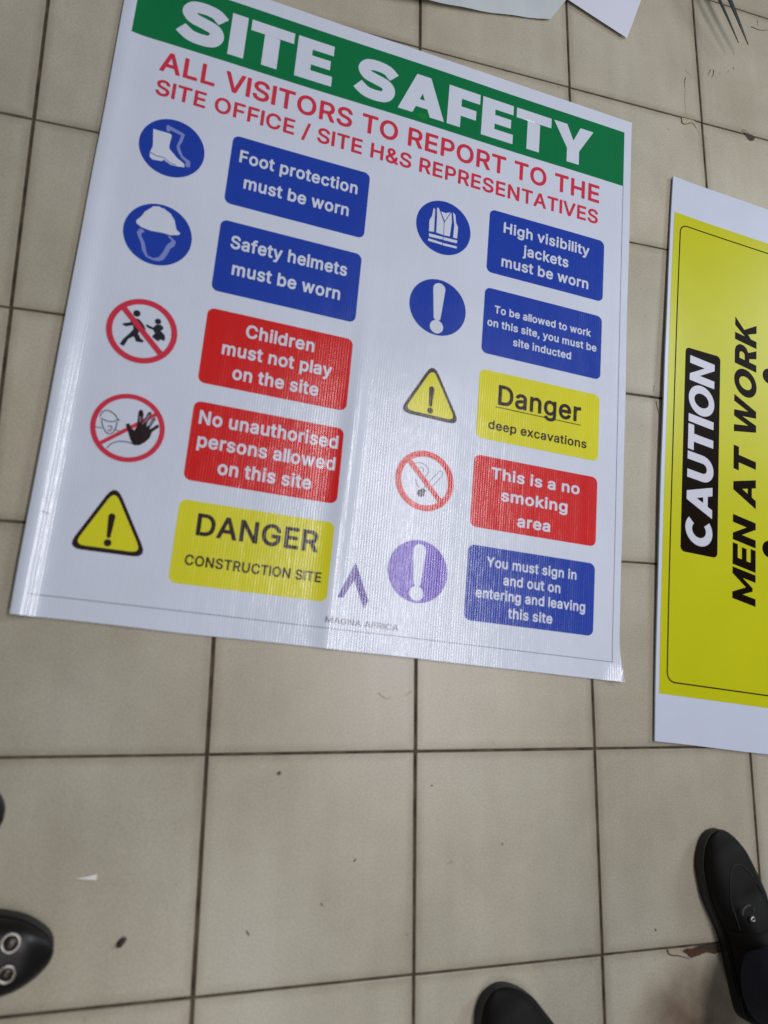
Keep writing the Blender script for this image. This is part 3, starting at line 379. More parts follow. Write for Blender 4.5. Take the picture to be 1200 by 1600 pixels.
    ad = N.new('ShaderNodeMath'); ad.operation = 'MULTIPLY_ADD'; ad.inputs[1].default_value = 0.12; L.new(n2.outputs['Fac'], ad.inputs[0]); L.new(n1.outputs['Fac'], ad.inputs[2])
    L.new(ad.outputs[0], bp.inputs['Height']); L.new(bp.outputs['Normal'], b.inputs['Normal'])
    return M
TILE = tile_material()

def bed_material():
    M, nt, b = new_mat('grout_bed'); N = nt.nodes; L = nt.links
    geo = N.new('ShaderNodeNewGeometry')
    br = N.new('ShaderNodeTexBrick'); br.offset = 0; br.inputs['Scale'].default_value = 1
    br.inputs['Brick Width'].default_value = 0.3; br.inputs['Row Height'].default_value = 0.3
    br.inputs['Mortar Size'].default_value = 0.007; br.inputs['Mortar Smooth'].default_value = 0
    br.inputs['Color1'].default_value = (0.45, 0.41, 0.31, 1); br.inputs['Color2'].default_value = (0.49, 0.44, 0.33, 1)
    br.inputs['Mortar'].default_value = (0.5, 0.5, 0.5, 1)
    L.new(geo.outputs['Position'], br.inputs['Vector'])
    n = N.new('ShaderNodeTexNoise'); n.inputs['Scale'].default_value = 30; n.inputs['Detail'].default_value = 6; L.new(geo.outputs['Position'], n.inputs['Vector'])
    r = N.new('ShaderNodeValToRGB'); r.color_ramp.elements[0].position = 0.35; r.color_ramp.elements[1].position = 0.7
    r.color_ramp.elements[0].color = (0.028, 0.021, 0.012, 1); r.color_ramp.elements[1].color = (0.125, 0.092, 0.055, 1)
    L.new(n.outputs['Fac'], r.inputs[0])
    mx = N.new('ShaderNodeMix'); mx.data_type = 'RGBA'
    L.new(br.outputs['Fac'], mx.inputs['Factor']); L.new(br.outputs['Color'], mx.inputs['A']); L.new(r.outputs[0], mx.inputs['B'])
    L.new(mx.outputs['Result'], b.inputs['Base Color']); b.inputs['Roughness'].default_value = 0.85
    return M

bm = bmesh.new()
bmesh.ops.create_grid(bm, x_segments=1, y_segments=1, size=12)
for v in bm.verts: v.co.z = -0.0022
floor = bm_link('floor', bm, bed_material()); tag(floor, kind='structure')

# one ceramic tile, unit size, softened edge; copies share the mesh
bm = bmesh.new()
def ring(e, z): return [bm.verts.new((sx*(0.5-e), sy*(0.5-e), z)) for sx, sy in ((-1, -1), (1, -1), (1, 1), (-1, 1))]
rs = [ring(0, -0.009), ring(0, -0.0010), ring(0.0018, -0.0002), ring(0.0045, 0.0)]
for a, b_ in zip(rs, rs[1:]):
    for k in range(4): bm.faces.new((a[k], a[(k+1) % 4], b_[(k+1) % 4], b_[k]))
bm.faces.new(rs[-1])
tile_me = bpy.data.meshes.new('tile'); bm.to_mesh(tile_me); bm.free(); tile_me.materials.append(TILE)
vx = {0: 0.0013, 1: 0.3045, 2: 0.603, 3: 0.903, 4: 1.2025}
hy = {0: -0.0032, 1: -0.3013, 2: -0.5999, 3: -0.9005, 4: -1.2010, 5: -1.4976}
for i in range(-5, 9):
    for j in range(-7, 9):
        x0 = vx.get(i, i*0.3); x1 = vx.get(i+1, (i+1)*0.3); y0 = hy.get(j, -j*0.3); y1 = hy.get(j+1, -(j+1)*0.3)
        o = bpy.data.objects.new('tile', tile_me); C.objects.link(o); o.parent = floor
        gx, gy = 0.0047, 0.0034
        o.location = ((x0+x1)/2+random.uniform(-.0003, .0003), (y0+y1)/2+random.uniform(-.0003, .0003), random.uniform(-.0003, 0))
        o.scale = (x1-x0-gx, y0-y1-gy, 1)
        o.rotation_euler = (random.uniform(-.0012, .0012), random.uniform(-.0012, .0012), random.uniform(-.0012, .0012))

# ================================================================== SAFETY BANNER
ban = empty('safety_banner', (0.14889, -0.05254, 0.0), math.radians(-4.5492))
tag(ban, 'large white vinyl site safety banner with green header and coloured panels', 'banner')
CU = (-0.00337, -0.00084, 0.0087, 0.00472, -0.00788, -0.00057)
CV = (-0.0021, -0.00071, 0.01415, 0.00396, -0.00086, -0.014)
def ban_warp(u, v):
    q = (1, u, v, u*u, u*v, v*v)
    return u+sum(a*b for a, b in zip(CU, q)), v+sum(a*b for a, b in zip(CV, q))
def sstep(x): x = max(0.0, min(1.0, x)); return x*x*(3-2*x)
def ban_h(u, v):
    h = 0.0022
    k = 0.35+0.65*sstep((v-0.25)/0.5)
    t = (u+0.038)
    h += 0.0085*k*math.exp(-((t-0.012)/0.019)**2)                     # soft roll along the left hem
    amp = 0.0030*sstep((v-0.30)/0.35)*(1+0.35*math.sin(v*11))
    h += amp*math.exp(-((u-0.398+0.012*(v-0.7)+0.003*math.sin(v*9))/0.015)**2)            # long crease right of the left panels
    h += 0.0016*sstep((v-0.35)/0.3)*math.exp(-((u-0.50)/0.060)**2)    # gentle swell beside it
    h += 0.0006*math.sin(u*17+v*3)*math.sin(v*5+1)+0.0006
    c = max(0, (u-0.845)/0.045)*max(0, (v-0.90)/0.075)
    h += 0.008*min(c, 1.2)**1.5                                       # lifted lower right corner
    return h
ucuts = [x*0.004 for x in range(-9, 10)]+[0.06+0.02*k for k in range(15)]+[0.35+0.004*k for k in range(25)]+[0.46+0.02*k for k in range(20)]+[0.845+0.006*k for k in range(8)]
ucuts = sorted(set(round(x, 4) for x in ucuts))
vcuts = sorted(-0.02*k for k in range(-4, 50))
BN = Sheet(ban, ban_h, ban_warp, ucuts, vcuts)

def wob(a, b, n, amp, seed):
    out = []
    for k in range(n):
        t = k/n; p = Vector(a).lerp(Vector(b), t); d = (Vector(b)-Vector(a)).normalized()
        w = amp*noise.noise(Vector((seed, t*6, 0))); out.append((p.x-d.y*w, p.y+d.x*w))
    return out
L_, R_, T_, B_ = -0.0352, 0.8835, -0.0735, 0.9765
outline = wob((L_, T_+0.002), (R_, T_), 30, 0.0012, 1)+wob((R_, T_), (R_-0.003, 0.9), 25, 0.002, 2)+[(R_-0.003, 0.92), (R_, 0.95), (R_+0.004, 0.977)]+wob((R_+0.0035, B_+0.0012), (L_+0.003, B_), 30, 0.0012, 3)+wob((L_+0.003, B_), (L_, T_+0.003), 30, 0.0015, 4)
sheet = BN.shape([outline], 'sheet', V_WHITE, ban, 0)
md = sheet.modifiers.new('thick', 'SOLIDIFY'); md.thickness = 0.0006; md.offset = -1; crisp(sheet)

band = BN.shape([[(-0.0165, -0.046), (0.8675, -0.0465), (0.8675, 0.0685), (-0.0165, 0.0685)]], 'header_band', V_GREEN, ban, 1)
def place_heavy(sheetobj, s, w, gap, space, u0, u1, base, top, mat, parent, layer, name='lettering'):
    loops, W_ = heavy_line(s, w, gap, space); k = (u1-u0)/W_
    groups = []
    # glyph by glyph so touching letters never cancel out
    x = 0
    for ch in s:
        if ch == ' ': x += space; continue
        L, adv = heavy(ch, w)
        groups.append([[(u0+(px+x)*k, base-(base-top)*py) for px, py in lp] for lp in L]); x += adv+gap
    return sheetobj.merged(groups, name, mat, parent, layer)
place_heavy(BN, 'SITE', 0.30, 0.075, 0.42, 0.0500, 0.3030, 0.0540, -0.0240, V_WHITE, band, 2)
place_heavy(BN, 'SAFETY', 0.30, 0.062, 0.42, 0.3440, 0.8010, 0.0540, -0.0240, V_WHITE, band, 2)
BN.shape([circle(0.4665, 0.0555, 0.010, 20, 0.006)], 'green_smudge', V_LIME, band, 1.5)
BN.text('ALL VISITORS TO REPORT TO THE', 0.0325, 0.8175, 0.1190, 0.0335, V_TRED, ban, 1, 'semi')
BN.text('SITE OFFICE / SITE H&S REPRESENTATIVES', 0.0325, 0.8160, 0.1625, 0.0262, V_TRED, ban, 1, 'semi')
# thin printed keyline round the artwork
x0, x1, y0, y1, w = -0.0165, 0.8677, 0.0685, 0.9480, 0.0009
kl = BN.merged([[[(x1-w, y0), (x1, y0), (x1, y1-w), (x1-w, y1-w)]], [[(x0+w, y1-w), (x1, y1-w), (x1, y1), (x0+w, y1)]]], 'keyline', V_LINE, ban, 1)

PW, PH = 0.2268, 0.1200
def panel(col, row, mat, name, pad=0.0):
    u0 = 0.1585 if col == 0 else 0.6040; v0 = 0.1942+0.1489*row
    return BN.shape([rrect(u0, v0, u0+PW, v0+PH, 0.0105)], name, mat, ban, 1)
def T(txt, u0, u1, base, cap, mat, par, weight='bold'): return BN.text(txt, u0, u1, base, cap, mat, par, 2, weight)
p = panel(0, 0, V_BLUE, 'blue_panel'); c = 0.0203
T('Foot protection', 0.1725, 0.3665, 0.2378, c, V_WHITE, p); T('must be worn', 0.1845, 0.3557, 0.2813, c, V_WHITE, p)
p = panel(0, 1, V_BLUE, 'blue_panel')
T('Safety helmets', 0.1775, 0.3635, 0.3868, c, V_WHITE, p); T('must be worn', 0.1850, 0.3565, 0.4303, c, V_WHITE, p)
p = panel(0, 2, V_RED, 'red_panel'); c = 0.0196
T('Children', 0.2185, 0.3250, 0.5265, c, V_WHITE, p); T('must not play', 0.1870, 0.3565, 0.5608, c, V_WHITE, p); T('on the site', 0.2070, 0.3385, 0.5965, c, V_WHITE, p)
p = panel(0, 3, V_RED, 'red_panel')
T('No unauthorised', 0.1685, 0.3780, 0.6742, c, V_WHITE, p); T('persons allowed', 0.1705, 0.3770, 0.7090, c, V_WHITE, p); T('on this site', 0.2045, 0.3437, 0.7448, c, V_WHITE, p)
p = panel(0, 4, V_YEL, 'yellow_panel')
T('DANGER', 0.1865, 0.3640, 0.8375, 0.0300, V_BLACK, p, 'semi'); T('CONSTRUCTION SITE', 0.1770, 0.3738, 0.8820, 0.0140, V_BLACK, p, 'semi')
p = panel(1, 0, V_BLUE, 'blue_panel'); c = 0.0189
T('High visibility', 0.6315, 0.8005, 0.2315, c, V_WHITE, p); T('jackets', 0.6705, 0.7595, 0.2655, c, V_WHITE, p); T('must be worn', 0.6310, 0.8007, 0.2967, c, V_WHITE, p)
p = panel(1, 1, V_BLUE, 'blue_panel'); c = 0.0130
T('To be allowed to work', 0.6235, 0.8092, 0.3863, c, V_WHITE, p); T('on this site, you must be', 0.6118, 0.8212, 0.4120, c, V_WHITE, p); T('site inducted', 0.6610, 0.7718, 0.4378, c, V_WHITE, p)
p = panel(1, 2, V_YEL, 'yellow_panel')
T('Danger', 0.6396, 0.7953, 0.5475, 0.0330, V_BLACK, p, 'semi')
T('deep excavations', 0.6250, 0.8078, 0.5928, 0.0146, V_BLACK, p, 'semi')
BN.shape([[(0.6360, 0.5525), (0.7952, 0.5530), (0.7952, 0.5543), (0.6360, 0.5538)]], 'underline', V_BLACK, p, 3)
p = panel(1, 3, V_RED, 'red_panel'); c = 0.0180
T('This is a no', 0.6355, 0.7975, 0.6760, c, V_WHITE, p); T('smoking', 0.6553, 0.7760, 0.7103, c, V_WHITE, p); T('area', 0.6860, 0.7457, 0.7484, c, V_WHITE, p)
p = panel(1, 4, V_BLUE, 'blue_panel'); c = 0.0152
T('You must sign in', 0.6368, 0.7970, 0.8210, c, V_WHITE, p); T('and out on', 0.6670, 0.7686, 0.8468, c, V_WHITE, p)
T('entering and leaving', 0.6210, 0.8147, 0.8718, c, V_WHITE, p); T('this site', 0.6780, 0.7564, 0.8982, c, V_WHITE, p)

# ---- round and triangular pictograms
def disc(u, v, r, mat): return BN.shape([circle(u, v, r, 56)], 'pictogram_disc', mat, ban, 1)
d = disc(0.0705, 0.2470, 0.0489, V_BLUE)
BN.shape([[(0.0391, 0.2236), (0.0643, 0.2238), (0.0672, 0.2262), (0.0659, 0.2437), (0.0667, 0.2494), (0.0799, 0.2614), (0.0913, 0.2678), (0.0932, 0.2736), (0.082, 0.2755), (0.0719, 0.2754), (0.0612, 0.2703), (0.0596, 0.2734), (0.0453, 0.275), (0.0406, 0.2716), (0.0401, 0.2629), (0.0426, 0.2523)]], 'boot_symbol', V_WHITE, d, 2)
BN.shape([[(0.0571, 0.2119), (0.0588, 0.2099), (0.0858, 0.218), (0.0842, 0.2306), (0.0806, 0.2408), (0.0878, 0.2554), (0.0999, 0.2615), (0.1011, 0.2701), (0.0968, 0.2728), (0.0925, 0.269), (0.0945, 0.2650), (0.087, 0.2600), (0.0790, 0.2495), (0.0765, 0.2417), (0.0785, 0.2333), (0.0808, 0.2215), (0.0638, 0.2175), (0.0630, 0.2215), (0.058, 0.2200)]], 'boot_symbol', V_SOFT, d, 2)
BN.shape([stroke([(0.0405, 0.2640), (0.0500, 0.2672), (0.0610, 0.2668), (0.0700, 0.2722), (0.0800, 0.2740)], 0.0010)], 'sole_line', V_BLUE, d, 3)
d = disc(0.0707, 0.3947, 0.0497, V_BLUE)
BN.shape([[(0.0372, 0.3812), (0.0438, 0.3717), (0.0473, 0.3631), (0.0557, 0.354), (0.057, 0.3517), (0.0664, 0.3489), (0.0691, 0.3506), (0.0732, 0.3507), (0.0839, 0.3562), (0.0911, 0.3656), (0.0956, 0.3795), (0.1021, 0.3843), (0.1002, 0.3877), (0.0946, 0.3893), (0.0876, 0.3912), (0.0775, 0.3904), (0.0598, 0.3916), (0.0466, 0.3898), (0.0387, 0.3855)]], 'helmet_symbol', V_WHITE, d, 2)
BN.shape([[(0.0408, 0.3989), (0.0445, 0.3921), (0.0486, 0.3924), (0.0518, 0.3964), (0.0479, 0.3982), (0.0479, 0.4034), (0.0543, 0.4137), (0.0575, 0.424), (0.0612, 0.4323), (0.0696, 0.4346), (0.0771, 0.4307), (0.0821, 0.421), (0.0852, 0.4089), (0.092, 0.3995), (0.085, 0.3943), (0.0878, 0.3920), (0.0978, 0.3998), (0.0965, 0.4077), (0.0915, 0.4128), (0.0889, 0.4229), (0.084, 0.4335), (0.0781, 0.4373), (0.0685, 0.4377), (0.0592, 0.4347), (0.0522, 0.4255), (0.0487, 0.4135), (0.0435, 0.4056)]], 'face_outline', V_SOFT, d, 2)

def ban_ring(u, v, ro, ri, mat): return BN.shape([circle(u, v, ro, 56), circle(u, v, ri, 56)], 'prohibition_ring', mat, ban, 2)
d = ban_ring(0.0711, 0.5515, 0.0497, 0.0413, V_TRED)
man = [(0.0566, 0.5334), (0.0649, 0.5345), (0.0727, 0.5424), (0.0758, 0.5478), (0.0737, 0.549), (0.0676, 0.5455), (0.0668, 0.5506), (0.0664, 0.5567), (0.0707, 0.5631), (0.076, 0.566), (0.074, 0.569), (0.0652, 0.5693), (0.0611, 0.5622), (0.0544, 0.5674), (0.0495, 0.5801), (0.0437, 0.5778), (0.0477, 0.5684), (0.0546, 0.5586), (0.0588, 0.5512), (0.0574, 0.5455), (0.0479, 0.5496), (0.0424, 0.5473), (0.0444, 0.545), (0.0525, 0.542)]
kid = [(0.0745, 0.5407), (0.0765, 0.5397), (0.0854, 0.5425), (0.0887, 0.5373), (0.0951, 0.5357), (0.0997, 0.5387), (0.0993, 0.5429), (0.0965, 0.5450), (0.1035, 0.5511), (0.1045, 0.5560), (0.1032, 0.56), (0.0985, 0.5585), (0.095, 0.5623), (0.0857, 0.5572), (0.0891, 0.5505), (0.0856, 0.5461), (0.0775, 0.5444)]
BN.merged([[man], [circle(0.0600, 0.5261, 0.0052, 16)]], 'running_child_symbol', V_BLK2, d, 1)
BN.merged([[kid], [circle(0.0908, 0.5316, 0.0046, 16)]], 'running_child_symbol', V_BLK2, d, 1)
BN.shape([stroke([(0.0381, 0.5190), (0.1045, 0.5836)], 0.0082)], 'prohibition_bar', V_TRED, d, 3)
d = ban_ring(0.0737, 0.6996, 0.0503, 0.0432, V_TRED)
BN.shape([stroke([(0.0375, 0.7310), (0.1130, 0.6690)], 0.0056)], 'prohibition_bar', V_TRED, d, 1)
hand = [(0.0698, 0.6947), (0.0747, 0.6929), (0.0779, 0.6992), (0.0828, 0.702), (0.0855, 0.6942), (0.0844, 0.6735), (0.086, 0.6701), (0.0897, 0.6704), (0.0917, 0.6759), (0.0917, 0.6904), (0.0931, 0.6907), (0.097, 0.6728), (0.1004, 0.67), (0.1022, 0.6731), (0.0979, 0.6918), (0.0992, 0.6933), (0.1048, 0.68), (0.108, 0.6779), (0.1088, 0.6809), (0.1027, 0.6952), (0.1038, 0.6962), (0.1124, 0.6876), (0.115, 0.6888), (0.1146, 0.6914), (0.107, 0.6996), (0.1046, 0.7096), (0.0993, 0.7167), (0.0923, 0.7226), (0.0844, 0.7224), (0.0795, 0.7161), (0.0753, 0.7066)]
BN.shape([hand], 'raised_hand_symbol', V_BLACK, d, 3)
# pale ring, middle fingers of the hand are left light in the print
BN.merged([[stroke([(0.0955, 0.6880), (0.0998, 0.6745)], 0.0022)], [stroke([(0.1012, 0.6920), (0.1066, 0.6815)], 0.0020)], [stroke([(0.0885, 0.6880), (0.0876, 0.6800)], 0.0020)]], 'finger_highlight', V_GREY, d, 4)
ln = []
for q in ([(0.0341, 0.6905), (0.0374, 0.6821), (0.044, 0.6796), (0.0531, 0.6833), (0.058, 0.6892), (0.0615, 0.6915)],
          [(0.0357, 0.6924), (0.0425, 0.6945), (0.0519, 0.6948), (0.059, 0.6904)],
          [(0.0372, 0.6951), (0.0408, 0.7046), (0.0461, 0.7113), (0.051, 0.713), (0.0557, 0.7086), (0.0581, 0.6996), (0.0582, 0.6935)],
          [(0.0469, 0.7026), (0.0506, 0.7014), (0.0526, 0.7041), (0.0503, 0.7088), (0.0477, 0.7071)],
          [(0.0505, 0.7338), (0.0555, 0.7266), (0.064, 0.7218), (0.0731, 0.7204), (0.0811, 0.721), (0.0877, 0.7232)]):
    ln.append([stroke(spline(q, 4), 0.0012)])
ln.append([stroke([(0.0299, 0.7064), (0.0398, 0.7062)], 0.0009)]); ln.append([stroke([(0.056, 0.7055), (0.0631, 0.7065)], 0.0009)])
BN.merged(ln, 'helmeted_head_symbol', V_BLK2, d, 2.5)

def excl(u, v, R, mat, parent, layer, name='exclamation_mark', k=1.0, drop=0.0):
    rt, rb = 0.215*R*k, 0.125*R*k; yt, yb = v-0.66*R, v+0.36*R
    pts = [(u+rt*math.cos(math.radians(a)), yt-rt*math.sin(math.radians(a))) for a in range(-8, 189, 12)]
    pts += [(u+rb*math.cos(math.radians(a)), yb-rb*math.sin(math.radians(a))) for a in range(188, 353, 15)]
    return BN.merged([[pts], [circle(u, v+0.705*R+drop, 0.235*R*k, 24)]], name, mat, parent, layer)
d = disc(0.5220, 0.4020, 0.0499, V_BLUE); excl(0.5220, 0.4020, 0.0499, V_WHITE, d, 2)
d = disc(0.5228, 0.8454, 0.0487, V_LILAC); excl(0.5228, 0.8454, 0.0487, V_WHITE, d, 2)
d = disc(0.5212, 0.2551, 0.0495, V_BLUE)
for q in [[(0.5004, 0.224), (0.5033, 0.2251), (0.5045, 0.2675), (0.4956, 0.269), (0.4948, 0.2485), (0.4988, 0.2394)], [(0.5064, 0.2212), (0.5096, 0.2212), (0.5126, 0.2274), (0.5208, 0.2449), (0.5214, 0.2686), (0.5086, 0.2677), (0.5078, 0.2388)], [(0.514, 0.2262), (0.5177, 0.2263), (0.5225, 0.2269), (0.528, 0.2244), (0.5313, 0.2223), (0.5222, 0.2422)], [(0.5331, 0.2224), (0.535, 0.2408), (0.5333, 0.2682), (0.5224, 0.2689), (0.522, 0.245)], [(0.5359, 0.2215), (0.5406, 0.2252), (0.5426, 0.2387), (0.5471, 0.2474), (0.5467, 0.2684), (0.5395, 0.2684), (0.54, 0.2454)], [(0.4959, 0.2728), (0.5213, 0.2726), (0.5211, 0.2775), (0.4964, 0.2786)], [(0.5223, 0.2725), (0.5474, 0.2718), (0.547, 0.2772), (0.5223, 0.2778)], [(0.4957, 0.2821), (0.5209, 0.2835), (0.5206, 0.2875), (0.4952, 0.2868)], [(0.522, 0.2836), (0.5474, 0.283), (0.5472, 0.287), (0.5216, 0.2878)]]:
    BN.shape([q], 'vest_piece', V_WHITE, d, 2)
# hazard triangles
for (ax, ay), (bx, by), (cx, cy) in (((0.0700, 0.7810), (0.0205, 0.8805), (0.1270, 0.8805)), ((0.5215, 0.5000), (0.4700, 0.5955), (0.5760, 0.5985))):
    t = BN.shape([roundpoly([(ax, ay), (bx, by), (cx, cy)], 0.0125)], 'hazard_triangle', V_BLACK, ban, 1)
    gx, gy = (ax+bx+cx)/3, (ay+by+cy)/3-0.0028
    f = 0.83
    BN.shape([roundpoly([(gx+(px-gx)*f, gy+(py-gy)*f) for px, py in ((ax, ay), (bx, by), (cx, cy))], 0.0088)], 'yellow_face', V_YEL, t, 2)
    excl(gx-0.0005, gy+0.0030, 0.027, V_BLACK, t, 3, k=0.80)
d = ban_ring(0.5224, 0.7008, 0.0488, 0.0395, V_RED)
BN.shape([stroke([(0.4905, 0.6690), (0.5545, 0.7335)], 0.0078)], 'prohibition_bar', V_RED, d, 3)
BN.merged([[circle(0.5173, 0.7219, 0.0062, 16)], [[(0.5170, 0.7165), (0.5205, 0.7125), (0.5262, 0.7167), (0.5226, 0.7210)]]], 'cigarette_tip', V_BLK2, d, 1)
BN.merged([[stroke([(0.5217, 0.7119), (0.5454, 0.6806), (0.5490, 0.6805), (0.5516, 0.6840), (0.5505, 0.6885), (0.529, 0.7157)], 0.0008)],
           [stroke(spline([(0.5029, 0.6757), (0.5114, 0.6729), (0.5203, 0.6747), (0.5265, 0.6813), (0.5259, 0.6891), (0.5204, 0.696)], 4), 0.0009)],
           [stroke(spline([(0.5088, 0.6827), (0.5146, 0.68), (0.5193, 0.6834), (0.517, 0.6872)], 4), 0.0008)],
           [stroke(spline([(0.5071, 0.7), (0.5092, 0.7081), (0.514, 0.7132)], 4), 0.0008)]], 'cigarette_outline', V_BLK2, d, 1)
lg = BN.shape([[(0.4234, 0.8455), (0.4262, 0.8500), (0.449, 0.9006), (0.4426, 0.9127), (0.424, 0.8719), (0.41, 0.9001), (0.4006, 0.9012)]], 'logo_mark', V_PURP, ban, 1)
BN.text('MAGNA AFRICA', 0.3860, 0.4990, 0.9392, 0.0082, V_GREY, ban, 1, 'semi')
BN.shape([[(-0.0172, 0.8358), (-0.0072, 0.8378), (-0.0070, 0.8390), (-0.0168, 0.8372)]], 'ink_tick', V_LINE, ban, 1)

# ================================================================== CAUTION BOARD
brd = empty('caution_board', (1.11986, -0.14579, 0.0), math.radians(-5.9771))
tag(brd, 'white sheet with big yellow print reading CAUTION MEN AT WORK, cut by the right edge', 'sign')
bh = lambda u, v: 0.0042+(0.0020+0.0050*math.sin(math.pi*max(0, min(1, v/1.05)))**2)*math.exp(-max(u, 0)/0.055)
def bwarp(u, v): return u-0.0085*math.exp(-u/0.10)*math.sin(math.pi*max(0, min(1, v/1.05))), v
BB = Sheet(brd, bh, bwarp, [0.012*k for k in range(1, 14)]+[0.16+0.03*k for k in range(1, 18)], [-0.03*k for k in range(0, 36)], 0.00025)
BWID = 0.70
sh = BB.shape([wob((0, 0), (BWID, 0.001), 20, 0.0008, 5)+wob((BWID, 0.001), (BWID, 1.051), 20, 0.001, 6)+wob((BWID, 1.051), (0, 1.050), 20, 0.0008, 7)+wob((0, 1.050), (0, 0), 30, 0.001, 8)], 'sheet', B_WHITE, brd, 0)
md = sh.modifiers.new('thick', 'SOLIDIFY'); md.thickness = 0.0030; md.offset = -1; crisp(sh)
yf = BB.shape([[(0.0068, 0.0768), (BWID-0.007, 0.0775), (BWID-0.007, 0.9745), (0.0068, 0.9740)]], 'yellow_field', B_YEL, brd, 1)
def fr(i): return rrect(0.0205+i, 0.0982+i, BWID-0.021-i, 0.9545-i, 0.016-i)
BB.shape([fr(0), fr(0.0022)], 'border_line', B_BLACK, yf, 2)
pill = BB.shape([rrect(0.0425, 0.3485, 0.1180, 0.7305, 0.0085)], 'black_plate', B_BLACK, yf, 2)
def upward(s, w, gap, space, t0, t1, sl, sr, mat, parent, layer, shear=0.0):
    """capitals read upward: text runs from v=t0 (bottom) up to v=t1, letter tops toward sl (left)"""
    tot = heavy_line(s, w, gap, space)[1]+shear; k = (t0-t1)/tot; groups = []; x = 0
    for ch in s:
        if ch == ' ': x += space; continue
        L, adv = heavy(ch, w)
        groups.append([[(sr-(sr-sl)*py, t0-(px+x+shear*py)*k) for px, py in lp] for lp in L]); x += adv+gap
    return BB.merged(groups, 'lettering', mat, parent, layer)
upward('CAUTION', 0.265, 0.075, 0.35, 0.7185, 0.3625, 0.0525, 0.1055, B_LET, pill, 3, 0.10)
upward('MEN AT WORK', 0.270, 0.085, 0.40, 0.8040, 0.2545, 0.1500, 0.1990, B_BLACK, yf, 2, 0.16)
for v in (0.3600, 0.6955): BB.shape([circle(0.2290, v, 0.0155, 24)], 'black_dot', B_BLACK, yf, 2)

# ================================================================== PAPER OFFCUTS AT THE TOP
def paper(name, pts, mat, label, hz, layer=0.0):
    me = fill_mesh([pts]); bm = bmesh.new(); bm.from_mesh(me); bpy.data.meshes.remove(me)
    for n, a in ((Vector((1, 0, 0)), 0), (Vector((0, 1, 0)), 1)):
        for k in range(-10, 90):
            bmesh.ops.bisect_plane(bm, geom=bm.verts[:]+bm.edges[:]+bm.faces[:], plane_co=n*(k*0.02), plane_no=n, dist=1e-6)
    for f in bm.faces:
        if f.normal.z < 0: f.normal_flip()
        f.smooth = True
    cx = sum(p[0] for p in pts)/len(pts); cy = sum(p[1] for p in pts)/len(pts)
    for v in bm.verts: v.co = (v.co.x-cx, v.co.y-cy, hz(v.co.x, v.co.y))
    o = bm_link(name, bm, mat); o.location = (cx, cy, 0)
    md = o.modifiers.new('thick', 'SOLIDIFY'); md.thickness = 0.0004; md.offset = 1; crisp(o)
    tag(o, label, 'paper'); return o
P_A = plain('backing_paper', (0.55, 0.60, 0.62), 0.30, noise_amt=0.14, scale=12)
P_B = plain('white_paper', (0.66, 0.69, 0.80), 0.5, noise_amt=0.03, scale=9)
def hA(x, y): return 0.0025+0.010*max(0, 0.18-(y-0.10*0))*0.25+0.0035*math.sin(x*14)+0.0020*math.sin(x*31+y*22)**2+0.0040+max(0, 0.86-x)*max(0, 0.14-y+(x-0.7)*0.1)*0.10
paper('paper_sheet', [(0.40, 0.078), (0.535, 0.078), (0.595, 0.086), (0.701, 0.100), (0.790, 0.116), (0.863, 0.129), (0.899, 0.184), (1.00, 0.34), (0.72, 0.52), (0.42, 0.45)], P_A,
      'greyish white translucent backing sheet above the green header, its bottom edge wavy', hA)
paper('paper_sheet', [(0.899, 0.186), (1.032, 0.137), (1.073, 0.245), (1.16, 0.48), (0.98, 0.58), (0.86, 0.30)], P_B,
      'plain white sheet with one sharp corner pointing down, right of the greyish sheet', lambda x, y: 0.0075+0.001*math.sin(x*11))

# ================================================================== DARK STRIPS AT THE TOP RIGHT
ds = empty('strip_pair', (1.22, 0.42, 0.0))
tag(ds, 'pair of thin dark pointed strips held just above the tiles in the top right corner', 'strips')
DK = plain('dark_green_plastic', (0.012, 0.022, 0.020), 0.45)
def strip(pts, w0, w1, th):
    bm = bmesh.new(); prev = None; P = [Vector(p) for p in pts]
    for i, p in enumerate(P):
        d = (P[min(i+1, len(P)-1)]-P[max(i-1, 0)]).normalized(); n = d.cross(Vector((0, 0, 1))).normalized(); t = i/(len(P)-1)
        w = w0+(w1-w0)*t; q = [bm.verts.new(p+n*w*sx/2+Vector((0, 0, th*sz/2*(1-0.5*t)))-Vector(ds.location)) for sx, sz in ((-1, -0.3), (0, -1), (1, -0.3), (1, 0.3), (0, 1), (-1, 0.3))]
        if prev:
            for k in range(6): bm.faces.new((prev[k], prev[(k+1) % 6], q[(k+1) % 6], q[k]))
        else: bm.faces.new(q[::-1])
        prev = q
    bm.faces.new(prev); bmesh.ops.recalc_face_normals(bm, faces=bm.faces[:])
    return bm
import itertools
A1 = spline([(1.13, 0.46, 0.004), (1.18, 0.375, 0.030), (1.212, 0.295, 0.042), (1.248, 0.225, 0.040), (1.278, 0.175, 0.034)], 6)
A2 = spline([(1.16, 0.47, 0.004), (1.205, 0.380, 0.034), (1.236, 0.300, 0.046), (1.270, 0.232, 0.042), (1.302, 0.178, 0.034)], 6)
bm_link('strip', strip(A1, 0.018, 0.0022, 0.0040), DK, ds, True)
bm_link('strip', strip(A2, 0.028, 0.0026, 0.0045), DK, ds, True)

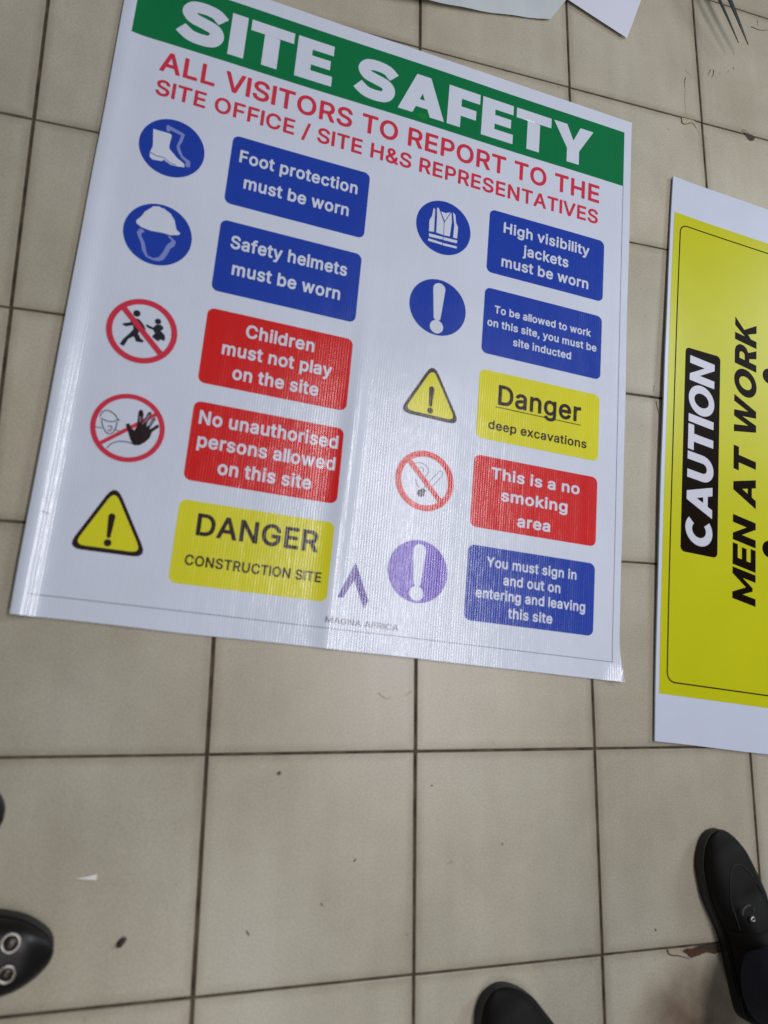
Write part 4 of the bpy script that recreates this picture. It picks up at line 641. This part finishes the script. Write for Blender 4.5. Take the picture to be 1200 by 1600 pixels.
# ================================================================== CHIPS, SCRATCHES ON THE TILES
CH_D = plain('chip_dark', (0.040, 0.030, 0.020), 0.8, noise_amt=0.4, scale=300)
CH_B = plain('chip_brown', (0.075, 0.038, 0.018), 0.85, noise_amt=0.5, scale=250)
CH_L = plain('chip_pale', (0.40, 0.36, 0.24), 0.7, noise_amt=0.2, scale=200)
PENC = plain('pencil_mark', (0.20, 0.175, 0.13), 0.7)
INK = plain('scuff_ink', (0.05, 0.045, 0.04), 0.6)
def mark(name, loops, mat, z=0.0003):
    me = fill_mesh(loops)
    for v in me.vertices: v.co.z = z
    o = link(name, me, mat, floor); return o
def jag(pts, amp=0.0012, n=4, seed=0):
    out = []; N = len(pts)
    for i in range(N):
        a = Vector(pts[i]); b = Vector(pts[(i+1) % N])
        for k in range(n):
            t = k/n; p = a.lerp(b, t); out.append((p.x+amp*noise.noise(Vector((p.x*900, p.y*900, seed))), p.y+amp*noise.noise(Vector((p.x*900+50, p.y*900, seed)))))
    return out
def thin(pts, w, seed=1): return stroke([(x+0.0006*noise.noise(Vector((x*400, y*400, seed))), y+0.0006*noise.noise(Vector((x*400, y*400, seed+9)))) for x, y in spline(pts, 5)], w, w*0.4)
for q, w in (([(1.1722, 0.1113), (1.1733, 0.1065), (1.1824, 0.1008), (1.1893, 0.0941)], 0.0010), ([(1.1672, 0.0621), (1.1639, 0.037), (1.1648, 0.0212), (1.1647, 0.0012)], 0.0010),
             ([(1.1858, -0.0173), (1.192, -0.0270), (1.197, -0.0344)], 0.0009), ([(1.2818, 0.1399), (1.276, 0.1330), (1.2708, 0.127)], 0.0007), ([(1.3677, 0.2876), (1.3680, 0.2800), (1.3672, 0.2714)], 0.0014),
             ([(1.0536, -0.5778), (1.0515, -0.584), (1.0505, -0.5904)], 0.0012), ([(0.596, -1.115), (0.590, -1.120), (0.585, -1.123)], 0.0010), ([(0.545, -1.118), (0.556, -1.126), (0.565, -1.124)], 0.0012)):
    mark('scratch', [thin(q, w)], PENC)
for q, w in (([(1.2342, 0.1272), (1.2300, 0.1200), (1.2249, 0.1116)], 0.0018), ([(1.2418, 0.1298), (1.2408, 0.1230), (1.2394, 0.1166), (1.2348, 0.1092)], 0.0026), ([(1.1703, 0.0913), (1.1671, 0.0803), (1.1672, 0.0640)], 0.0020),
             ([(1.2923, 0.1498), (1.2925, 0.1460), (1.2921, 0.1428)], 0.0010), ([(1.0551, -0.6078), (1.0581, -0.6224), (1.06, -0.6341)], 0.0016), ([(1.3487, 0.2647), (1.3554, 0.2646), (1.3664, 0.2637), (1.3778, 0.265), (1.3941, 0.2706)], 0.0024)):
    mark('scuff', [thin(q, w)], INK)
mark('chip', [jag([(1.1535, -0.0047), (1.1567, -0.0171), (1.164, -0.0165), (1.178, -0.0104), (1.1867, -0.0191), (1.1857, -0.0054), (1.1806, -0.0037), (1.165, -0.0037)])], CH_L)
mark('chip', [thin([(1.1535, -0.0047), (1.1542, -0.0174), (1.164, -0.0165), (1.178, -0.0104), (1.1868, -0.0187)], 0.0018)], CH_D, 0.0005)
mark('chip', [jag([(1.3072, -0.0012), (1.3172, 0.0003), (1.3269, -0.0024), (1.3327, -0.0061), (1.328, -0.0127), (1.3206, -0.0166), (1.3136, -0.0138), (1.3078, -0.0061)], 0.002)], CH_D)
mark('chip', [thin([(1.3072, -0.0012), (1.3005, 0.0023), (1.3056, 0.0056), (1.3172, 0.0003)], 0.0015)], CH_D)
mark('chip', [jag([(1.045, -1.5018), (1.054, -1.5015), (1.0749, -1.500), (1.1123, -1.499), (1.1158, -1.5126), (1.0937, -1.5105), (1.0763, -1.5112), (1.0602, -1.5143), (1.0533, -1.5100), (1.0475, -1.5062)], 0.003)], CH_B)
mark('chip', [jag([(1.0201, -1.5016), (1.0285, -1.5012), (1.0417, -1.5020), (1.0402, -1.5067), (1.0306, -1.5066), (1.0211, -1.5045)], 0.0012)], CH_L)
mark('chip', [thin([(1.0167, -1.4985), (1.021, -1.5069), (1.0376, -1.5101), (1.0566, -1.5155)], 0.0022)], CH_D, 0.0005)
mark('chip', [jag([(1.070, -1.499), (1.110, -1.4975), (1.112, -1.5055), (1.078, -1.5050)], 0.002)], CH_D, 0.0005)

# brown reflection painted over the tiles by the right shoe, fading outward
REFL, nt, b = new_mat('painted_brown_reflection'); b.inputs['Base Color'].default_value = (0.17, 0.10, 0.06, 1); b.inputs['Roughness'].default_value = 0.45
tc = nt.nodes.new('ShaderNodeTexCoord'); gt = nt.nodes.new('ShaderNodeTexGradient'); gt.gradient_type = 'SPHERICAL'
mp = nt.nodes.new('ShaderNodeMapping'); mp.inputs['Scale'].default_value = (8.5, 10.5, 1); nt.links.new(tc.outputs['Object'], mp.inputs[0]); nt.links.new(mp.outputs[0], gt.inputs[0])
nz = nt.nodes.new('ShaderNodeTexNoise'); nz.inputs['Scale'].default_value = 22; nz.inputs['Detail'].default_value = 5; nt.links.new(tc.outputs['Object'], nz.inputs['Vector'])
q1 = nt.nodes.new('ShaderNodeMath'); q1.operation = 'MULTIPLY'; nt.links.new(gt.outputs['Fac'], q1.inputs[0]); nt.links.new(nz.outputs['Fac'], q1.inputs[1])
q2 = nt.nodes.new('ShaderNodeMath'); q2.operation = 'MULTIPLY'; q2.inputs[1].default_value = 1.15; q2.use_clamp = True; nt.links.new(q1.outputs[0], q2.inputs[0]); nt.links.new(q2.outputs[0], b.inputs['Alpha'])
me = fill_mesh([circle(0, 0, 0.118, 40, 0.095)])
so = link('reflection_tint', me, REFL, floor); so.location = (1.055, -1.600, 0.0004)

# ================================================================== DEBRIS
def lump(name, loc, size, mat, label, seed, rz=0.0, group=None):
    bm = bmesh.new(); bmesh.ops.create_icosphere(bm, subdivisions=2, radius=0.5)
    for v in bm.verts:
        k = 1+0.35*noise.noise(v.co*2.3+Vector((seed, 0, 0))); v.co = Vector((v.co.x*k*size[0], v.co.y*k*size[1], v.co.z*k*size[2]))
    z0 = min(v.co.z for v in bm.verts)
    for v in bm.verts: v.co.z -= z0
    o = bm_link(name, bm, mat, None, True); o.location = loc; o.rotation_euler = (0, 0, rz); tag(o, label, 'debris', group); return o
DIRT = plain('dark_dirt', (0.035, 0.02, 0.02), 0.7)
DIRT2 = plain('grey_dirt', (0.10, 0.085, 0.065), 0.8)
WSL = plain('white_scrap', (0.80, 0.80, 0.76), 0.4)
lump('crumb', (0.213, -1.425, 0.0), (0.0145, 0.0075, 0.005), DIRT, 'dark brown oblong crumb lying alone on the tile right of the ringed shoe', 3.1, math.radians(52))
bm = bmesh.new()
q = [(-0.013, 0.001), (0.004, 0.0026), (0.013, 0.0042), (0.013, -0.003), (0.002, -0.0014)]
a = [bm.verts.new((x, y, 0.0002)) for x, y in q]; b_ = [bm.verts.new((x, y, 0.0012+0.001*(x > 0))) for x, y in q]
bm.faces.new(a[::-1]); bm.faces.new(b_)
for k in range(5): bm.faces.new((a[k], a[(k+1) % 5], b_[(k+1) % 5], b_[k]))
o = bm_link('paper_sliver', bm, WSL); o.location = (0.164, -1.348, 0); o.rotation_euler = (0, 0, 0.05)
tag(o, 'tiny pointed white sliver on the tile above the dark crumb', 'debris')
for (x, y, sx, sy, rz, lab) in ((0.371, -1.427, 0.008, 0.002, -0.9, 'small dark splinter just right of the second grout line near the bottom'),
                                (0.404, -1.227, 0.006, 0.005, 0.3, 'small grey speck just below the long level grout line, left of centre'),
                                (0.470, -1.399, 0.006, 0.0014, -0.7, 'faint thin fibre in the middle of the bottom centre tile'),
                                (0.741, -1.334, 0.004, 0.0014, -0.3, 'short curved hair on the tile above the cropped black shoe'),
                                (0.998, -1.470, 0.004, 0.0022, -0.8, 'tiny dark speck left of the black shoe with the navy trouser hem'),
                                (0.629, -1.249, 0.003, 0.002, 0.0, 'pinpoint speck just right of the centre grout line below the banner'),
                                (0.515, -1.345, 0.005, 0.0022, 1.0, 'small brown-grey speck between the centre and second grout lines')):
    lump('speck', (x, y, 0.0), (sx, sy, 0.0012), DIRT2, lab, x*40, rz, 'specks of dirt on the tiles')

# ================================================================== PEOPLE (lower bodies at the picture's edge)
LEA = plain('black_leather', (0.006, 0.0055, 0.005), 0.62, spec=0.16, noise_amt=0.25, scale=120)
LEAG = plain('black_patent', (0.006, 0.005, 0.005), 0.36, spec=0.3, noise_amt=0.2, scale=60)
SOLE = plain('black_rubber', (0.010, 0.010, 0.010), 0.6)
NAVY = plain('navy_cloth', (0.008, 0.010, 0.028), 0.85, noise_amt=0.3, scale=200)
DARK = plain('charcoal_cloth', (0.02, 0.02, 0.02), 0.9, noise_amt=0.3, scale=200)
SILV = plain('silver_metal', (0.36, 0.34, 0.31), 0.34, metal=1)
AMB = plain('amber_stone', (0.022, 0.011, 0.004), 0.3)

def shoe_profile(t, pointed):
    """t 0 toe .. 1 heel -> (inner half width, outer half width, top height), unit length ~0.29"""
    def interp(T_, x):
        for (a, va), (b, vb) in zip(T_, T_[1:]):
            if x <= b:
                k = (x-a)/(b-a); k = k*k*(3-2*k)*0.5+k*0.5; return va+(vb-va)*k
        return T_[-1][1]
    tl = 0.23 if pointed else 0.20; toe = math.sqrt(max(0, 1-(1-min(t/tl, 1))**2))
    wi = interp([(0, 0.036), (0.15, 0.041), (0.30, 0.043), (0.55, 0.030), (0.85, 0.033), (1.0, 0.032)], t)*toe
    wo = interp([(0, 0.036), (0.15, 0.043), (0.36, 0.054), (0.60, 0.046), (0.85, 0.036), (1.0, 0.032)], t)*toe
    heel = math.sqrt(max(0, 1-max(0, (t-0.90)/0.10)**2))
    wi *= heel; wo *= heel
    hh = interp([(0, 0.026), (0.10, 0.042), (0.30, 0.052), (0.48, 0.070), (0.60, 0.088), (0.75, 0.092), (1.0, 0.080)], t)
    hh = 0.020+(hh-0.020)*(0.35+0.65*toe)*(0.55+0.45*heel)
    return wi, wo, hh
def make_shoe(name, parent, loc, ang, length, mat, mirror=1, pointed=False, k=1.0):
    """toe at loc (floor), heel direction = ang"""
    root = bpy.data.objects.new(name, None); C.objects.link(root); root.empty_display_size = 0.05
    if parent: root.parent = parent
    root.location = loc; root.rotation_euler = (0, 0, ang)
    NR = 24
    tl = 0.23 if pointed else 0.20
    TS = [tl*(1-math.cos(math.radians(a))) for a in (0.6, 3, 6, 10, 15, 20, 26, 32, 39, 46, 54, 62, 71, 80, 90)]
    TS += [tl+(0.90-tl)*i/34 for i in range(1, 35)]+[0.90+0.10*math.sin(math.radians(a)) for a in (10, 20, 30, 40, 50, 60, 70, 78, 84, 88.5)]
    def surf(t, a, off=0.0):
        wi, wo, hh = shoe_profile(t, pointed); wi *= k; wo *= k
        cx = math.cos(a); sy = max(0.0, math.sin(a))
        w = wo if cx < 0 else wi
        z = 0.016+(hh-0.016)*(sy**0.72)
        y = (w+off)*mirror*math.copysign(abs(cx)**0.80, cx)*(1-0.30*max(0, (z-0.035)/0.06))*(1.0+0.03*math.sin(a*2))
        z += off*(sy**0.5)
        # flex creases behind the toes
        cr = math.exp(-((t-0.33)/0.05)**2)*sy
        z -= 0.0014*cr*(0.5+0.5*math.sin(t*length*900+1.5*math.cos(a)))
        return (t*length, y, z)
    bm = bmesh.new(); prev = None
    for t in TS:
        rg = [bm.verts.new(surf(t, math.pi*j/NR)) for j in range(NR+1)]
        if prev:
            for j in range(NR): bm.faces.new((prev[j], prev[j+1], rg[j+1], rg[j]))
        else: bm.faces.new(rg)
        prev = rg
    bm.faces.new(prev[::-1]); bmesh.ops.recalc_face_normals(bm, faces=bm.faces[:])
    up = bm_link('upper', bm, mat, root, True)
    def cord(pts, r, name, mt):
        b2 = bmesh.new(); pv = None; P = [Vector(p) for p in pts]
        for i, p in enumerate(P):
            d = (P[min(i+1, len(P)-1)]-P[max(i-1, 0)]).normalized(); u = d.cross(Vector((0, 0, 1)));  u = u.normalized() if u.length > 1e-4 else Vector((1, 0, 0)); w = u.cross(d)
            rg = [b2.verts.new(p+u*r*math.cos(q)+w*r*math.sin(q)) for q in [2*math.pi*j/6 for j in range(6)]]
            if pv:
                for j in range(6): b2.faces.new((pv[j], pv[(j+1) % 6], rg[(j+1) % 6], rg[j]))
            pv = rg
        return bm_link(name, b2, mt, root, True)
    if not pointed:
        # apron seam round the toe, and a strap over the instep
        cord([surf(0.16+0.30*(1-math.sin(math.pi*q/24)), math.pi*(0.20+0.60*q/24), 0.0004) for q in range(25)], 0.0009, 'seam', SOLE)
        b2 = bmesh.new(); pv = None
        for q in range(25):
            a_ = math.pi*(0.06+0.88*q/24); e = [b2.verts.new(surf(t_, a_, o_)) for t_, o_ in ((0.475, 0.0002), (0.480, 0.0024), (0.548, 0.0026), (0.553, 0.0002))]
            if pv:
                for j in range(3): b2.faces.new((pv[j], pv[j+1], e[j+1], e[j]))
            pv = e
        bmesh.ops.recalc_face_normals(b2, faces=b2.faces[:]); bm_link('strap', b2, mat, root, True)
    # welt line just above the sole
    cord([surf(t, 0.02, 0.0012) for t in TS]+[surf(t, math.pi-0.02, 0.0012) for t in TS[::-1]], 0.0013, 'welt', SOLE)
    # sole: outline slightly proud of the upper
    pts = []
    for t in TS:
        wi, wo, _ = shoe_profile(t, pointed); pts.append((t*length, (wi*k+0.003)*mirror))
    for t in TS[::-1]:
        wi, wo, _ = shoe_profile(t, pointed); pts.append((t*length, -(wo*k+0.003)*mirror))
    bm = bmesh.new(); lo = [bm.verts.new((x, y, 0.0005)) for x, y in pts]; hi = [bm.verts.new((x, y, 0.017)) for x, y in pts]
    bm.faces.new(lo[::-1]); bm.faces.new(hi)
    for i in range(len(pts)): bm.faces.new((lo[i], lo[(i+1) % len(pts)], hi[(i+1) % len(pts)], hi[i]))
    bmesh.ops.recalc_face_normals(bm, faces=bm.faces[:])
    bm_link('sole', bm, SOLE, root)
    return root
def torus(R, r, n=28, m_=10, squash=1.0):
    bm = bmesh.new(); rings = []
    for i in range(n):
        a = 2*math.pi*i/n
        rings.append([bm.verts.new(((R+r*math.cos(2*math.pi*j/m_))*math.cos(a), (R+r*math.cos(2*math.pi*j/m_))*math.sin(a), r*squash*math.sin(2*math.pi*j/m_))) for j in range(m_)])
    for i in range(n):
        for j in range(m_): bm.faces.new((rings[i][j], rings[(i+1) % n][j], rings[(i+1) % n][(j+1) % m_], rings[i][(j+1) % m_]))
    bmesh.ops.recalc_face_normals(bm, faces=bm.faces[:]); return bm
def trousers(parent, legs, pelvis, mat):
    """legs: list of lists of (x,y,z,rx,ry); pelvis: list of the same; voxel-joined into one continuous mesh"""
    bm = bmesh.new()
    def loft(rows, n=20):
        prev = None
        for (x, y, z, rx, ry) in rows:
            rg = [bm.verts.new((x+rx*math.cos(2*math.pi*k/n), y+ry*math.sin(2*math.pi*k/n), z)) for k in range(n)]
            if prev:
                for k in range(n): bm.faces.new((prev[k], prev[(k+1) % n], rg[(k+1) % n], rg[k]))
            else: bm.faces.new(rg[::-1])
            prev = rg
        bm.faces.new(prev)
    for l in legs: loft(l)
    loft(pelvis)
    me = bpy.data.meshes.new('trousers'); bm.to_mesh(me); bm.free()
    o = bpy.data.objects.new('trousers', me); C.objects.link(o)
    r = o.modifiers.new('r', 'REMESH'); r.mode = 'VOXEL'; r.voxel_size = 0.007
    s = o.modifiers.new('s', 'SMOOTH'); s.iterations = 6
    dg = bpy.context.evaluated_depsgraph_get(); dg.update()
    me2 = bpy.data.meshes.new_from_object(o.evaluated_get(dg)); bpy.data.objects.remove(o)
    for v in me2.vertices:    # cloth folds
        f = 0.006*noise.noise(Vector((v.co.x*9, v.co.y*9, v.co.z*16))); v.co.x += f; v.co.y += f*0.7
    return link('trousers', me2, mat, parent, True)

# right-hand person: toes up the picture
pr = empty('person', (0.99, -1.70, 0)); tag(pr, 'person in black slip-on shoes and navy trousers standing at the bottom right', 'person')
def rel(p, r): return (p[0]-r[0], p[1]-r[1], p[2] if len(p) > 2 else 0)
OR = (0.99, -1.70, 0)
s1 = make_shoe('shoe', pr, rel((1.108, -1.328), OR), math.radians(-77), 0.290, LEA, -1)
s2 = make_shoe('shoe', pr, rel((0.716, -1.522), OR), math.radians(-63), 0.290, LEA, -1, k=1.1)
for sho, mm in ((s1, 1), (s2, 1)):
    # bow strap and bright stud over the vamp
    o = bm_link('stud', torus(0.0030, 0.0022, 16, 8), SILV, sho, True); o.location = (0.119, -0.011*mm, 0.0655)
    pts = [(0.108-0.009*math.sin(a), -0.012*mm-0.011*math.cos(a), 0.0615+0.002*math.sin(a)) for a in [math.radians(-20+k*22) for k in range(11)]]
    bm = bmesh.new(); prev = None
    for p_ in pts:
        p_ = Vector(p_); rg = [bm.verts.new(p_+Vector((0.0007*math.cos(b), 0.0007*math.cos(b), 0.0009*math.sin(b)))) for b in [k*math.pi/3 for k in range(6)]]
        if prev:
            for k in range(6): bm.faces.new((prev[k], prev[(k+1) % 6], rg[(k+1) % 6], rg[k]))
        prev = rg
    bm_link('loop', bm, plain('grey_cord', (0.10, 0.10, 0.11), 0.5), sho, True)
def leg(ax, ay, kx, ky, hx, hy_):
    return [(ax-OR[0], ay-OR[1], 0.050, 0.058, 0.062), (ax-OR[0], ay-OR[1], 0.10, 0.060, 0.064), (ax+(kx-ax)*0.5-OR[0], ay+(ky-ay)*0.5-OR[1], 0.28, 0.064, 0.068),
            (kx-OR[0], ky-OR[1], 0.48, 0.072, 0.075), ((kx+hx)/2-OR[0], (ky+hy_)/2-OR[1], 0.66, 0.085, 0.088), (hx-OR[0], hy_-OR[1], 0.86, 0.098, 0.105)]
trousers(pr, [leg(1.156, -1.538, 1.18, -1.60, 1.11, -1.73), leg(0.835, -1.745, 0.86, -1.74, 0.92, -1.76)],
         [(0.025, -0.045, 0.80, 0.15, 0.11), (0.025, -0.045, 0.90, 0.18, 0.125), (0.025, -0.045, 1.02, 0.165, 0.115)], NAVY)
# left-hand person: toes toward the right
OR = (-0.16, -1.36, 0)
pl = empty('person', OR); tag(pl, 'person in glossy black shoes set with silver rings standing at the left edge', 'person')
s3 = make_shoe('shoe', pl, rel((0.134, -1.421), OR), math.radians(184), 0.28, LEAG, 1, True, k=1.0)
s4 = make_shoe('shoe', pl, rel((0.063, -1.268), OR), math.radians(176), 0.28, LEAG, -1, True, k=1.08)
for sho in (s3, s4):
    for (x, y, z, R) in ((0.047, 0.012, 0.0450, 0.0088), (0.044, -0.020, 0.0425, 0.0096), (0.082, 0.012, 0.0515, 0.0115), (0.084, -0.018, 0.051, 0.010)):
        y = -y if sho is s3 else y
        o = bm_link('ring', torus(R, 0.0020, 28, 8), SILV, sho, True); o.location = (x, -y, z); o.rotation_euler = (0.25*(1 if -y < 0 else 0.3)*(1 if -y < 0 else -1), -0.22, 0)
        bm = bmesh.new(); bmesh.ops.create_uvsphere(bm, u_segments=16, v_segments=8, radius=1)
        for v in bm.verts: v.co = Vector((v.co.x*R*0.8, v.co.y*R*0.8, v.co.z*0.0030))
        g = bm_link('stone', bm, AMB, sho, True); g.location = (x, -y, z-0.001); g.rotation_euler = o.rotation_euler
def leg2(ax, ay, kx, ky, hx, hy_): return leg(ax, ay, kx, ky, hx, hy_)
trousers(pl, [leg(-0.075, -1.435, -0.09, -1.44, -0.17, -1.44), leg(-0.14, -1.262, -0.14, -1.265, -0.18, -1.28)],
         [(-0.02, 0.0, 0.80, 0.11, 0.15), (-0.02, 0.0, 0.90, 0.125, 0.18), (-0.02, 0.0, 1.00, 0.115, 0.165)], DARK)
